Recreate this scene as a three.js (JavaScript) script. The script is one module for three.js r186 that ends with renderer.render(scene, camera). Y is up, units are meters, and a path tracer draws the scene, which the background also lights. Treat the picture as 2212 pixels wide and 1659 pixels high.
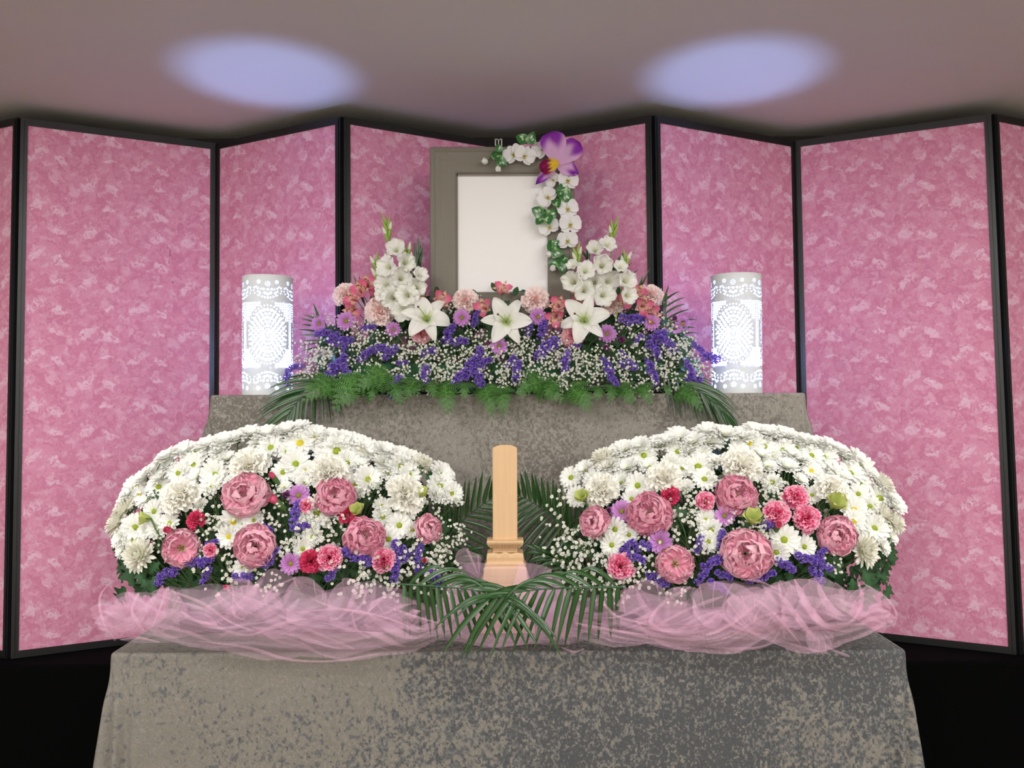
import * as THREE from 'three';
import { mergeGeometries } from 'three/addons/utils/BufferGeometryUtils.js';
import { RoundedBoxGeometry } from 'three/addons/geometries/RoundedBoxGeometry.js';
import { TessellateModifier } from 'three/addons/modifiers/TessellateModifier.js';
import { RectAreaLightUniformsLib } from 'three/addons/lights/RectAreaLightUniformsLib.js';

// ---------- camera, lights, exposure ----------
const EYE = 1.35, F = 1750, W = 2212, H = 1659;
const scene = new THREE.Scene();
scene.background = new THREE.Color(0, 0, 0);
const camera = new THREE.PerspectiveCamera(2 * Math.atan(H / 2 / F) * 180 / Math.PI, W / H, 0.05, 40);
camera.position.set(0, EYE, 0);
camera.rotation.order = 'YXZ';
camera.rotation.set(Math.atan(30 / F), 0, -0.004);
camera.updateMatrixWorld();
const renderer = new THREE.WebGLRenderer({ antialias: true });
renderer.toneMapping = THREE.LinearToneMapping;
renderer.toneMappingExposure = 1.0;
renderer.shadowMap.enabled = true;
RectAreaLightUniformsLib.init();
const CEIL = EYE + 1.015;
const PANELS = [];                                          // ceiling light panels of the hall, all behind the frame's top edge
for (const z of [-0.95, 1.7, 4.2, 6.7]) for (const x of [-1.25, 1.25]) PANELS.push([x, z]);
const PANEL_W = 1.2, PANEL_D = 0.3, PANEL_I = 25, PANEL_C = new THREE.Color(1, 0.995, 0.985);
const FILL_GLOBES = [];                                          // unseen globes added behind the camera for more frontal light
for (const z of [2.4, 5.0, 7.4]) for (const x of [-1.6, 1.6]) FILL_GLOBES.push([x, z]);
const GLOBE_I = 4.7, GLOBE_R = 0.11;
const BULB_I = 1.75, BULB_C = new THREE.Color(0.33, 0.46, 1.0);

// ---------- helpers ----------
function rng(a) { return () => { a = (a + 0x6d2b79f5) | 0; let t = Math.imul(a ^ (a >>> 15), 1 | a); t = (t + Math.imul(t ^ (t >>> 7), 61 | t)) ^ t; return ((t ^ (t >>> 14)) >>> 0) / 4294967296; }; }
const R0 = rng(7);
const V = (x, y, z) => new THREE.Vector3(x, y, z);
const { clamp, lerp } = THREE.MathUtils;
const smoothstep = (x, a, b) => { const t = clamp((x - a) / (b - a), 0, 1); return t * t * (3 - 2 * t); };
function at(u, v, d) {                                      // the point at distance d along -z seen at pixel (u, v) of the 2212 x 1659 photograph
  const r = V((u - W / 2) / F, -(v - H / 2) / F, -1).applyQuaternion(camera.quaternion);
  return r.multiplyScalar(d / -r.z).add(camera.position);
}
const C = (hex) => new THREE.Color(hex);
const counts = {};
function numbered(n) { const k = (counts[n] = (counts[n] ?? -1) + 1); return k ? n + '_' + String(k).padStart(3, '0') : n; }
function shadows(o) { o.traverse((m) => { if (m.isMesh) { m.castShadow = true; m.receiveShadow = true; } }); return o; }
function mesh(name, geo, mat, parent, kind, label) {
  const m = new THREE.Mesh(geo, mat); m.name = parent === scene ? numbered(name) : name; parent.add(m);
  m.castShadow = m.receiveShadow = true;
  if (kind) m.userData.kind = kind;
  if (label) m.userData.label = label;
  return m;
}
function thing(name, label, category, p, group) {
  const g = new THREE.Group(); g.name = numbered(name); scene.add(g);
  if (p) g.position.copy(p);
  g.userData = { label, category }; if (group) g.userData.group = group;
  return g;
}
function part(name, parent) { const g = new THREE.Group(); g.name = name; parent.add(g); return g; }
function copy(proto, label, group) {
  const c = proto.clone(); c.name = numbered(proto.name.replace(/_\d{3}$/, '')); scene.add(c);
  if (label) c.userData.label = label; if (group) c.userData.group = group;
  return c;
}
function grid(nu, nv, f, col) {
  const p = [], uv = [], c = [], ix = [];
  for (let j = 0; j <= nv; j++) for (let i = 0; i <= nu; i++) {
    const q = f(i / nu, j / nv); p.push(q.x, q.y, q.z); uv.push(i / nu, j / nv);
    if (col) { const k = col(i / nu, j / nv); c.push(k.r, k.g, k.b); }
  }
  for (let j = 0; j < nv; j++) for (let i = 0; i < nu; i++) {
    const a = j * (nu + 1) + i, b = a + 1, d = a + nu + 1, e = d + 1; ix.push(a, b, e, a, e, d);
  }
  const g = new THREE.BufferGeometry();
  g.setAttribute('position', new THREE.Float32BufferAttribute(p, 3));
  g.setAttribute('uv', new THREE.Float32BufferAttribute(uv, 2));
  if (col) g.setAttribute('color', new THREE.Float32BufferAttribute(c, 3));
  g.setIndex(ix); g.computeVertexNormals();
  return g;
}
function paint(g, col) {                                    // one colour (or a function of position) as vertex colours
  const p = g.attributes.position, c = new Float32Array(p.count * 3), v = V(0, 0, 0);
  for (let i = 0; i < p.count; i++) { v.fromBufferAttribute(p, i); const k = typeof col === 'function' ? col(v) : col; c[i * 3] = k.r; c[i * 3 + 1] = k.g; c[i * 3 + 2] = k.b; }
  g.setAttribute('color', new THREE.BufferAttribute(c, 3)); return g;
}
function merge(list) {
  const l = list.map((g) => { if (!g.index) { const n = g.attributes.position.count; g = g.clone(); g.setIndex([...Array(n).keys()]); } return g; });
  return mergeGeometries(l, false);
}
function tube(pts, r, sides = 5, segs) {
  const c = pts.length === 2 ? new THREE.LineCurve3(pts[0], pts[1]) : new THREE.CatmullRomCurve3(pts);
  return new THREE.TubeGeometry(c, segs ?? Math.max(1, (pts.length - 1) * 4), r, sides, false);
}
function taper(pts, r0, r1, sides = 5, segs = 8) {
  const c = pts.length === 2 ? new THREE.LineCurve3(pts[0], pts[1]) : new THREE.CatmullRomCurve3(pts), g = new THREE.TubeGeometry(c, segs, 1, sides, false), p = g.attributes.position, v = V(0, 0, 0);
  for (let i = 0; i <= segs; i++) { const o = c.getPointAt(i / segs), r = lerp(r0, r1, i / segs); for (let j = 0; j <= sides; j++) { const k = i * (sides + 1) + j; v.fromBufferAttribute(p, k).sub(o).multiplyScalar(r).add(o); p.setXYZ(k, v.x, v.y, v.z); } }
  return g;
}
// smooth tiling noise
function noiseTable(seed, n) { const r = rng(seed), a = new Float32Array(n * n); for (let i = 0; i < a.length; i++) a[i] = r(); return a; }
const NT = noiseTable(99, 256);
function vnoise(x, y, per) {
  const xi = Math.floor(x), yi = Math.floor(y), fx = x - xi, fy = y - yi, sx = fx * fx * (3 - 2 * fx), sy = fy * fy * (3 - 2 * fy);
  const m = (k) => ((k % per) + per) % per, h = (i, j) => NT[(m(i) & 255) * 256 + ((m(j) + 37 * per) & 255)];
  return lerp(lerp(h(xi, yi), h(xi + 1, yi), sx), lerp(h(xi, yi + 1), h(xi + 1, yi + 1), sx), sy);
}
function fbm(x, y, per, oct = 4) { let s = 0, a = 0.5, t = 0; for (let o = 0; o < oct; o++) { s += a * vnoise(x, y, per); t += a; x *= 2; y *= 2; per *= 2; a *= 0.5; } return s / t; }
function texture(w, h, f, srgb = true, rx = 1, ry = 1) {    // f(x, y) in 0..1 gives [r, g, b] in 0..255
  const d = new Uint8Array(w * h * 4);
  for (let j = 0; j < h; j++) for (let i = 0; i < w; i++) { const c = f(i / w, j / h), k = (j * w + i) * 4; d[k] = clamp(c[0], 0, 255); d[k + 1] = clamp(c[1], 0, 255); d[k + 2] = clamp(c[2], 0, 255); d[k + 3] = 255; }
  const t = new THREE.DataTexture(d, w, h); t.wrapS = t.wrapT = THREE.RepeatWrapping; t.magFilter = THREE.LinearFilter; t.repeat.set(rx, ry);
  if (srgb) t.colorSpace = THREE.SRGBColorSpace; t.needsUpdate = true; return t;
}
const mix3 = (a, b, t) => [lerp(a[0], b[0], t), lerp(a[1], b[1], t), lerp(a[2], b[2], t)];
const std = (o) => new THREE.MeshStandardMaterial(o);
const phys = (o) => new THREE.MeshPhysicalMaterial(o);

// ---------- labels of repeats: each is found from a landmark flower beside it ----------
const marks = [], pending = [];
function mark(u, v, phrase, zone) { marks.push({ u, v, phrase, zone }); }
function later(o, u, v, phrase, zone) { pending.push({ o, u, v, phrase, zone }); }
function giveLabels() {
  const sets = {};
  for (const q of pending) {
    let best = null, bd = 1e9;
    for (const m of marks) if (m.zone === q.zone) { const d = Math.hypot(m.u - q.u, m.v - q.v); if (d < bd) { bd = d; best = m; } }
    const dx = q.u - best.u, dy = q.v - best.v, a = Math.round(Math.atan2(-dy, dx) / (Math.PI / 4));
    const dir = { 0: 'to the right of', 1: 'above right of', 2: 'above', 3: 'above left of', 4: 'to the left of', '-4': 'to the left of', '-3': 'below left of', '-2': 'below', '-1': 'below right of' }[a];
    (sets[q.phrase + '|' + dir + '|' + best.phrase] ??= []).push({ q, d: bd, dir, best });
  }
  const ord = ['nearest', 'second nearest', 'third nearest', 'fourth nearest', 'fifth nearest', 'sixth nearest', 'seventh nearest', 'eighth nearest', 'ninth nearest', 'tenth nearest', 'eleventh nearest', 'twelfth nearest'];
  for (const k in sets) {
    const l = sets[k].sort((a, b) => a.d - b.d);
    l.forEach((e, i) => { e.q.o.userData.label = l.length === 1 ? `${e.q.phrase} ${e.dir} the ${e.best.phrase}` : `${e.q.phrase}, ${ord[i] ?? 'number ' + i} ${e.dir} the ${e.best.phrase}`; });
  }
}

// ---------- materials ----------
const M = {};
M.petal = phys({ vertexColors: true, roughness: 0.72, side: THREE.DoubleSide, transmission: 0.3, thickness: 0, specularIntensity: 0.35 });
M.leaf = phys({ vertexColors: true, roughness: 0.5, side: THREE.DoubleSide, transmission: 0.12, thickness: 0, specularIntensity: 0.6 });
M.palm = phys({ vertexColors: true, roughness: 0.28, side: THREE.DoubleSide, specularIntensity: 1.0 });
M.stem = std({ color: C('#4a6a34'), roughness: 0.65 });
M.finestem = std({ color: C('#5c6d42'), roughness: 0.75 });
M.centre = std({ vertexColors: true, roughness: 0.85 });
M.black = std({ color: C('#101113'), roughness: 0.42 });

// ---------- the room ----------
const WALLX = 3.2, ZB = -3.14, ZF = 8.2;
function box(w, h, d, x, y, z) { const g = new THREE.BoxGeometry(w, h, d); g.translate(x, y, z); return g; }
{
  const zc = (ZB + ZF) / 2, zl = ZF - ZB;
  const plaster = texture(512, 512, (x, y) => { const n = 128 + 60 * (fbm(x * 24, y * 6, 24, 3) - 0.5) + 70 * (fbm(x * 128, y * 128, 128, 2) - 0.5); return [n, n, n]; }, false, 4, 6);
  const ceilMat = std({ color: C('#d6d5cf'), roughness: 0.92, bumpMap: plaster, bumpScale: 0.0006 });
  const wallMat = std({ color: C('#d8d2c8'), roughness: 0.9 });
  const carpet = std({ map: texture(256, 256, (x, y) => { const n = fbm(x * 64, y * 64, 64, 3); return mix3([112, 101, 88], [132, 119, 104], n); }, true, 12, 20), roughness: 0.95 });
  mesh('floor', box(2 * WALLX + 0.4, 0.2, zl + 0.4, 0, -0.1, zc), carpet, scene, 'structure');
  mesh('ceiling', box(2 * WALLX + 0.4, 0.2, zl + 0.4, 0, CEIL + 0.1, zc), ceilMat, scene, 'structure');
  mesh('wall_back', box(2 * WALLX + 0.4, CEIL, 0.2, 0, CEIL / 2, ZB - 0.1), std({ color: C('#2a2521'), roughness: 0.9 }), scene, 'structure');
  mesh('wall_front', box(2 * WALLX + 0.4, CEIL, 0.2, 0, CEIL / 2, ZF + 0.1), wallMat, scene, 'structure');
  mesh('wall_left', box(0.2, CEIL, zl, -WALLX - 0.1, CEIL / 2, zc), wallMat, scene, 'structure');
  mesh('wall_right', box(0.2, CEIL, zl, WALLX + 0.1, CEIL / 2, zc), wallMat, scene, 'structure');
}
PANELS.forEach(([x, z], i) => {
  const t = thing('ceiling_light', 'flat white ceiling light panel, ' + ['nearest the altar', 'second from the altar', 'third from the altar', 'farthest from the altar'][i >> 1] + (x < 0 ? ', left row' : ', right row'), 'light', V(x, CEIL - 0.02, z), 'ceiling light panels of the hall');
  mesh('housing', box(PANEL_W + 0.06, 0.02, PANEL_D + 0.06, 0, 0.01, 0), std({ color: C('#e8e8e6'), roughness: 0.6 }), t);
  mesh('diffuser', box(PANEL_W, 0.006, PANEL_D, 0, -0.003, 0), std({ color: C('#ffffff'), emissive: PANEL_C, emissiveIntensity: 0.9 }), t);
  const l = new THREE.RectAreaLight(PANEL_C, PANEL_I, PANEL_W, PANEL_D); l.name = 'ceiling_panel_lamp'; l.position.set(x, CEIL - 0.032, z); l.lookAt(x, 0, z); scene.add(l);
});

FILL_GLOBES.forEach(([x, z], i) => {
  const DROP = 0.15, y = CEIL - DROP, t = thing('fill_globe', 'added fill globe on a short rod, ' + ['nearest the altar', 'in the middle of the hall', 'at the far end of the hall'][i >> 1] + (x < 0 ? ', left row' : ', right row'), 'lamp', V(x, y, z), 'globes added for frontal light');
  mesh('globe', new THREE.SphereGeometry(GLOBE_R, 24, 16), std({ color: C('#ffffff'), emissive: PANEL_C, emissiveIntensity: 0.9 }), t);
  mesh('rod', new THREE.CylinderGeometry(0.008, 0.008, DROP - GLOBE_R - 0.01, 8).translate(0, (DROP + GLOBE_R - 0.01) / 2, 0), std({ color: C('#b8b8b4'), metalness: 0.8, roughness: 0.4 }), t);
  mesh('rose', new THREE.CylinderGeometry(0.05, 0.055, 0.02, 20).translate(0, DROP - 0.011, 0), std({ color: C('#e8e8e4'), roughness: 0.5 }), t);
  const l = new THREE.PointLight(PANEL_C, GLOBE_I, 0, 2); l.name = 'fill_globe_light'; l.position.set(x, y, z); l.castShadow = true; l.shadow.radius = GLOBE_R / 0.02; scene.add(l);
});

// ---------- folding screen ----------
const DN = 2.77, DF = 3.06;                                  // distance of the near and the far folds
{
  // pale cloud flakes on a mottled ground, printed in a half-drop repeat: [x, y, half length, half width, turn, strength] in repeats
  const flakes = [[0.2, 0.22, 0.16, 0.055, 0.55, 0.8], [0.26, 0.33, 0.13, 0.05, -0.2, 0.45], [0.62, 0.14, 0.13, 0.05, -0.45, 0.9], [0.58, 0.72, 0.1, 0.03, 0.1, 0.9], [0.52, 0.82, 0.09, 0.06, 0.9, 0.4], [0.12, 0.75, 0.09, 0.05, 1.2, 0.4], [0.88, 0.55, 0.12, 0.05, -0.9, 0.42], [0.36, 0.55, 0.14, 0.025, 0.05, 0.3], [0.85, 0.9, 0.11, 0.02, 0.1, 0.35], [0.8, 0.3, 0.05, 0.05, 0, 0.4], [0.4, 0.05, 0.1, 0.03, 0.3, 0.4]];
  const pinkTex = texture(1024, 1024, (x, y) => {
    const wx = fbm(x * 44 + 3, y * 44, 44, 3) - 0.5, wy = fbm(x * 44, y * 44 + 9, 44, 3) - 0.5;
    const X = x * 4 + wx * 0.16, Y = y * 4 + Math.floor(x * 4 + wx * 0.16) * 0.5 + wy * 0.16;
    const n = fbm(x * 20 + wx * 2, y * 20 + wy * 2, 20, 4), k = fbm(x * 34 + wx * 3 + 7, y * 34 + wy * 3, 34, 3), f = fbm(x * 200, y * 200, 200, 2);
    let c = mix3([208, 128, 159], [216, 140, 170], smoothstep(n, 0.38, 0.56));
    c = mix3(c, [221, 150, 178], 0.7 * smoothstep(k, 0.5, 0.6));
    c = mix3(c, [206, 125, 155], 0.5 * smoothstep(k, 0.46, 0.38));
    let l = 0; const cx = ((X % 1) + 1) % 1, cy = ((Y % 1) + 1) % 1;
    for (const [fx, fy, a, b, t, s] of flakes) { let dx = cx - fx, dy = cy - fy; dx -= Math.round(dx); dy -= Math.round(dy); const u = (dx * Math.cos(t) + dy * Math.sin(t)) / (a * 1.6), v = (-dx * Math.sin(t) + dy * Math.cos(t)) / (b * 1.9), d = u * u + v * v; if (d < 1) l = Math.max(l, s * smoothstep(1 - d, 0.0, 0.6) * (0.75 + 0.25 * clamp(v - u * 0.4 + 0.3, 0, 1))); }
    const wsp = fbm(x * 64 + wx * 4, y * 64 + wy * 4, 64, 4), wsp2 = fbm(x * 128 + wx * 6, y * 128 + wy * 3, 128, 3);
    c = mix3(c, [238, 208, 224], clamp(l * smoothstep(wsp * 0.65 + wsp2 * 0.35, 0.3, 0.56) * 1.05, 0, 0.85));
    c = mix3(c, [226, 172, 196], 0.4 * smoothstep(wsp, 0.56, 0.64));
    const g = (f - 0.5) * 7; return [c[0] + g, c[1] + g, c[2] + g];
  }, true, 1, 1);
  const paper = std({ map: pinkTex, roughness: 0.8 });
  const screen = thing('folding_screen', 'tall pink cloud-patterned folding screen with black lacquered frames behind the altar', 'screen', V(0, EYE - 0.88, -DN));
  const base = screen.position;
  // fold lines: [pixel x at the top, pixel x at the bottom, distance]
  const folds = [[-235, -285, DF], [40, 26, DN], [467, 465, DF], [740, 742, DN], [1076, 1076, DF], [1414, 1424, DN], [1721, 1735, DF], [2150, 2188, DN], [2430, 2478, DF]];
  const yT = EYE + 0.968, yB = EYE - 0.878;
  for (let k = 0; k < folds.length - 1; k++) {
    const a = folds[k], b = folds[k + 1], X = (u, d) => (u - W / 2) / F * d;
    const c00 = V(X(a[1], a[2]), yB, -a[2]), c10 = V(X(b[1], b[2]), yB, -b[2]), c01 = V(X(a[0], a[2]), yT, -a[2]), c11 = V(X(b[0], b[2]), yT, -b[2]);
    const along = c10.clone().sub(c00).normalize(), wid = c10.distanceTo(c00), hei = yT - yB, n = V(-along.z, 0, along.x).multiplyScalar(along.x > 0 ? 1 : -1); if (n.z < 0) n.negate();
    const Pt = (s, t, o) => c00.clone().lerp(c10, s).lerp(c01.clone().lerp(c11, s), t).addScaledVector(n, o).sub(base);
    const g = part('panel', screen);
    const bw = 0.024, th = 0.011, e = 0.0018;
    const bar = (s0, s1, t0, t1) => { const q = []; for (const [o] of [[-th], [th]]) for (const [s, t] of [[s0, t0], [s1, t0], [s1, t1], [s0, t1]]) q.push(Pt(s, t, o));
      const gg = new THREE.BufferGeometry(), tri = [4, 5, 6, 4, 6, 7, 1, 0, 3, 1, 3, 2, 0, 4, 7, 0, 7, 3, 5, 1, 2, 5, 2, 6, 7, 6, 2, 7, 2, 3, 0, 1, 5, 0, 5, 4], p = []; for (const i of tri) p.push(q[i].x, q[i].y, q[i].z);
      gg.setAttribute('position', new THREE.Float32BufferAttribute(p, 3)); gg.setAttribute('uv', new THREE.Float32BufferAttribute(new Float32Array(tri.length * 2), 2)); gg.computeVertexNormals(); return gg; };
    const sw = bw / wid, tw = bw / hei, ee = e / wid;
    mesh('frame', merge([bar(ee, sw, 0, 1), bar(1 - sw, 1 - ee, 0, 1), bar(sw, 1 - sw, 0, tw), bar(sw, 1 - sw, 1 - tw, 1), bar(sw * 0.35, sw * 0.55, 0.004, 0.996).translate(n.x * 0.0035, 0, n.z * 0.0035), bar(1 - sw * 0.55, 1 - sw * 0.35, 0.004, 0.996).translate(n.x * 0.0035, 0, n.z * 0.0035)]), M.black, g);
    const pg = grid(1, 1, (s, t) => Pt(lerp(sw, 1 - sw, s), lerp(tw, 1 - tw, t), 0.006));
    const off = k * 0.25, uv = pg.attributes.uv; for (let i = 0; i < 4; i++) uv.setXY(i, (uv.getX(i) * wid) / 0.72 + off, (uv.getY(i) * hei) / 0.72);
    mesh('paper', pg, paper, g);
    mesh('backing', grid(1, 1, (s, t) => Pt(lerp(sw, 1 - sw, 1 - s), lerp(tw, 1 - tw, t), -0.006)), M.black, g);
  }
  // the small chips of old tape left on the top rail of the panel at the left, two scuffs on its paper
  const chip = std({ color: C('#cfc6c4'), roughness: 0.8 }), r = rng(5);
  const g = part('tape_scrap', screen), list = [];
  for (let i = 0; i < 7; i++) { const u = 326 + r() * 32, d = lerp(DN, DF, (u - 35) / 430) - 0.016, p = at(u, 303 + (u - 326) * 0.15 + r() * 7, d).sub(base); list.push(new THREE.BoxGeometry(0.002 + r() * 0.004, 0.002 + r() * 0.003, 0.001).rotateZ(r() * 3).translate(p.x, p.y, p.z)); }
  list.forEach((q) => mesh('scrap', q, chip, g));
  const sc = part('scuff', screen), l2 = [];
  for (const [u, v, w, h] of [[367, 545, 2, 16], [365, 566, 1.5, 6], [373, 610, 4, 3], [362, 536, 1.5, 5]]) { const d = lerp(DN, DF, (u - 35) / 430) - 0.012, p = at(u, v, d).sub(base); l2.push(new THREE.BoxGeometry(w * 0.0017, h * 0.0017, 0.0006).rotateZ(0.15).rotateY(-0.4).translate(p.x, p.y, p.z)); }
  const inkM = std({ color: C('#94566c'), roughness: 0.9 }); l2.forEach((q) => mesh('mark', q, inkM, sc));
}
// the black-draped platform that carries the screen
{
  const blk = phys({ color: C('#040404'), roughness: 0.95, specularIntensity: 0.15 });
  const y = EYE - 0.88, zf = -2.70, zb = -3.13, x0 = -2.6, x1 = 2.6;
  const g = new RoundedBoxGeometry(x1 - x0, y, zf - zb, 2, 0.012); g.translate(0, y / 2, (zf + zb) / 2);
  const m = mesh('platform', g, blk, scene); m.userData = { label: 'long low platform draped in black cloth carrying the pink screen', category: 'platform' };
}

// ---------- velvet cloths ----------
const velvetBump = texture(512, 512, (x, y) => { const n = 255 * fbm(x * 60, y * 60, 60, 3); return [n, n, n]; }, false, 10, 5);
function velvet(sx, sy, nap, seed, [pale, mid, dark, deep]) { // sx, sy metres covered; nap(x) is the share of crushed pile painted dark, its sheen put into colour
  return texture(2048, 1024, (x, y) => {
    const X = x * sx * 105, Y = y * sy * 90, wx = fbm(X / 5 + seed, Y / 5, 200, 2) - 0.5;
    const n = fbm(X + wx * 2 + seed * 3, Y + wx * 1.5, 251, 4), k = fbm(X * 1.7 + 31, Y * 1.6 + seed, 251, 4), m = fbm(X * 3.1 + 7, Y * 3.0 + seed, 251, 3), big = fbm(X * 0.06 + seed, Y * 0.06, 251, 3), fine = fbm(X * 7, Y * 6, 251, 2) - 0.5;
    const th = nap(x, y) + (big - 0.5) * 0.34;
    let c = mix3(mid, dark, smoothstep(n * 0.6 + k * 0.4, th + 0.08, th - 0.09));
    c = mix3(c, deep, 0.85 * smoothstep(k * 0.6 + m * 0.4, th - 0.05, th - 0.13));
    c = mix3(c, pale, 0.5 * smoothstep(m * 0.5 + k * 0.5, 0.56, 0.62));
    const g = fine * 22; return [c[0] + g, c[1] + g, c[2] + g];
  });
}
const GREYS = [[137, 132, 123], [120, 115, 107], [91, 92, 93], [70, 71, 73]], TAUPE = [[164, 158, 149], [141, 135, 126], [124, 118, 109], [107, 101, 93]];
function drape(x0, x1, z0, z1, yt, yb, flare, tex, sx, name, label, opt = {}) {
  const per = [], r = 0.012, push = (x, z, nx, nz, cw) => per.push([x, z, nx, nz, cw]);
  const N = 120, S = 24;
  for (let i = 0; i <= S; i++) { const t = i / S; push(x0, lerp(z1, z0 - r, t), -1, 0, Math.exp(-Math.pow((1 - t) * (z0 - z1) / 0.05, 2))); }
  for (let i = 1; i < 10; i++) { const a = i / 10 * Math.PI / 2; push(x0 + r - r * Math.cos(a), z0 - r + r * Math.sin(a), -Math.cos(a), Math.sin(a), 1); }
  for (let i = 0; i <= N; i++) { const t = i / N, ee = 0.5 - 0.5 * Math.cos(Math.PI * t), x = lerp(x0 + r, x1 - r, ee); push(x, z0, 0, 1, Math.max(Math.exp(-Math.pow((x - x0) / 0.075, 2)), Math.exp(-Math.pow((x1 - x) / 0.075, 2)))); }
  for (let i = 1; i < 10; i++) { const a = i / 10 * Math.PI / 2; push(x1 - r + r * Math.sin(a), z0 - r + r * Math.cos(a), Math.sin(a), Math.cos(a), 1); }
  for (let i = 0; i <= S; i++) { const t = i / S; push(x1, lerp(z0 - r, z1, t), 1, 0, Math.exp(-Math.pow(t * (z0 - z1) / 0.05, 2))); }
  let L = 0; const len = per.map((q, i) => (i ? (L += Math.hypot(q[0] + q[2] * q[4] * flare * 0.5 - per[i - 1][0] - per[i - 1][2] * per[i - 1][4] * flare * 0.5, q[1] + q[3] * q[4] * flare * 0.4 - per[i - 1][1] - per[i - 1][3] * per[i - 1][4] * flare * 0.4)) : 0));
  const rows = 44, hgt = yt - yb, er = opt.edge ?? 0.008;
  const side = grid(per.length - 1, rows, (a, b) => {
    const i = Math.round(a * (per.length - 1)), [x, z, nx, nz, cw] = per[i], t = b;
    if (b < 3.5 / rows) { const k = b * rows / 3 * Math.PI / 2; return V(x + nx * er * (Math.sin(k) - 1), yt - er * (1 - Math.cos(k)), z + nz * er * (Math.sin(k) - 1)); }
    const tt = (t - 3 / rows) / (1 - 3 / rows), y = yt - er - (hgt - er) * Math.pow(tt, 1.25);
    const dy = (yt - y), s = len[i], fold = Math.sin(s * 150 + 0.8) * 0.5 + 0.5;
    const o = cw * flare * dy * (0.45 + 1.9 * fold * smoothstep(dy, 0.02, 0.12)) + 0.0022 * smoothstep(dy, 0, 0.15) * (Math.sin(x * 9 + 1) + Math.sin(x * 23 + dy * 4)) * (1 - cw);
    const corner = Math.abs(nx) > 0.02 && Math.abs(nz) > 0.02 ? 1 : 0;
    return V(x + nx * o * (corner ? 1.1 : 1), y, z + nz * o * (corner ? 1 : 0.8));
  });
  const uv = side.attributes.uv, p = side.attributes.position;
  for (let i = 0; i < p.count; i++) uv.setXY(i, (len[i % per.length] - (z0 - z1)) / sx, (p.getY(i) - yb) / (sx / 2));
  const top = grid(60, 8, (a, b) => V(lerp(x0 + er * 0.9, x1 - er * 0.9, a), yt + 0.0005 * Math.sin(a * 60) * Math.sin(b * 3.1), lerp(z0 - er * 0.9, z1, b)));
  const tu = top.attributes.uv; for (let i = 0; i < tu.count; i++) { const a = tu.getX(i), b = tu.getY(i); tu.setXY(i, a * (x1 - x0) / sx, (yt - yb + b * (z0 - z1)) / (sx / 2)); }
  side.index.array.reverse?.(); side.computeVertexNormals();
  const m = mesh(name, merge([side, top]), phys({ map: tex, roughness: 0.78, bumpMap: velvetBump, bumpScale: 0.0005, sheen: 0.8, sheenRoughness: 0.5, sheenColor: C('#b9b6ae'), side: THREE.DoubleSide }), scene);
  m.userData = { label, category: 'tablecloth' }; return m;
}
const TOP1 = EYE - 0.572, Z1 = -1.835, TOP2 = EYE + 0.012, Z2 = -2.432, STEP = EYE - 0.283;
const xAt = (u, d) => (u - W / 2) / F * d;
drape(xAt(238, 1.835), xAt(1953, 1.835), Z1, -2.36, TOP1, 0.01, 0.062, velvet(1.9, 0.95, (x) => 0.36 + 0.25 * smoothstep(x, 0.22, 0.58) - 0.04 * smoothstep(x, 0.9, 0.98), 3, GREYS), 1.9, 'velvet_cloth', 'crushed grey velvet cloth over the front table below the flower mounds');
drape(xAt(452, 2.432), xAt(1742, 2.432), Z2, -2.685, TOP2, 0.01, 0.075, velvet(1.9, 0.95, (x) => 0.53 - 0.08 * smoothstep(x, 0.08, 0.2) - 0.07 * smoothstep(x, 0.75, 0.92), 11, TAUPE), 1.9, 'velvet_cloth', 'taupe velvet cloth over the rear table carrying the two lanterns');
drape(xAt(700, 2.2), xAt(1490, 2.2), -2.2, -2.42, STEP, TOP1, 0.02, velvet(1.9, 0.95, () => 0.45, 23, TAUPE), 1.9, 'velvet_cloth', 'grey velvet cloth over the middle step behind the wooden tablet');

// ---------- flower building blocks: a flower looks along +z, its petals run outward along +y ----------
const PROF = {
  strap: (t) => Math.min(1, 0.42 + 1.1 * t) * (t < 0.8 ? 1 : 0.42 + 0.58 * Math.sqrt(Math.max(0, 1 - Math.pow((t - 0.8) / 0.2, 2)))),
  fan: (t) => 0.12 + 0.88 * Math.pow(t, 0.75),
  lily: (t) => Math.pow(Math.max(0, Math.sin(Math.PI * Math.pow(0.05 + 0.95 * t, 0.78))), 0.72),
  round: (t) => Math.sqrt(Math.max(0, 1 - Math.pow(2 * t - 1, 2))) * (0.55 + 0.45 * t),
  oval: (t) => Math.pow(Math.max(0, Math.sin(Math.PI * (0.04 + 0.96 * t))), 0.8),
  broad: (t) => (0.2 + 0.8 * Math.pow(Math.sin(Math.PI * Math.min(1, 0.02 + 0.62 * t)), 0.9)) * Math.pow(Math.max(0, 1 - Math.pow(t, 7)), 0.5),
};
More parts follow.
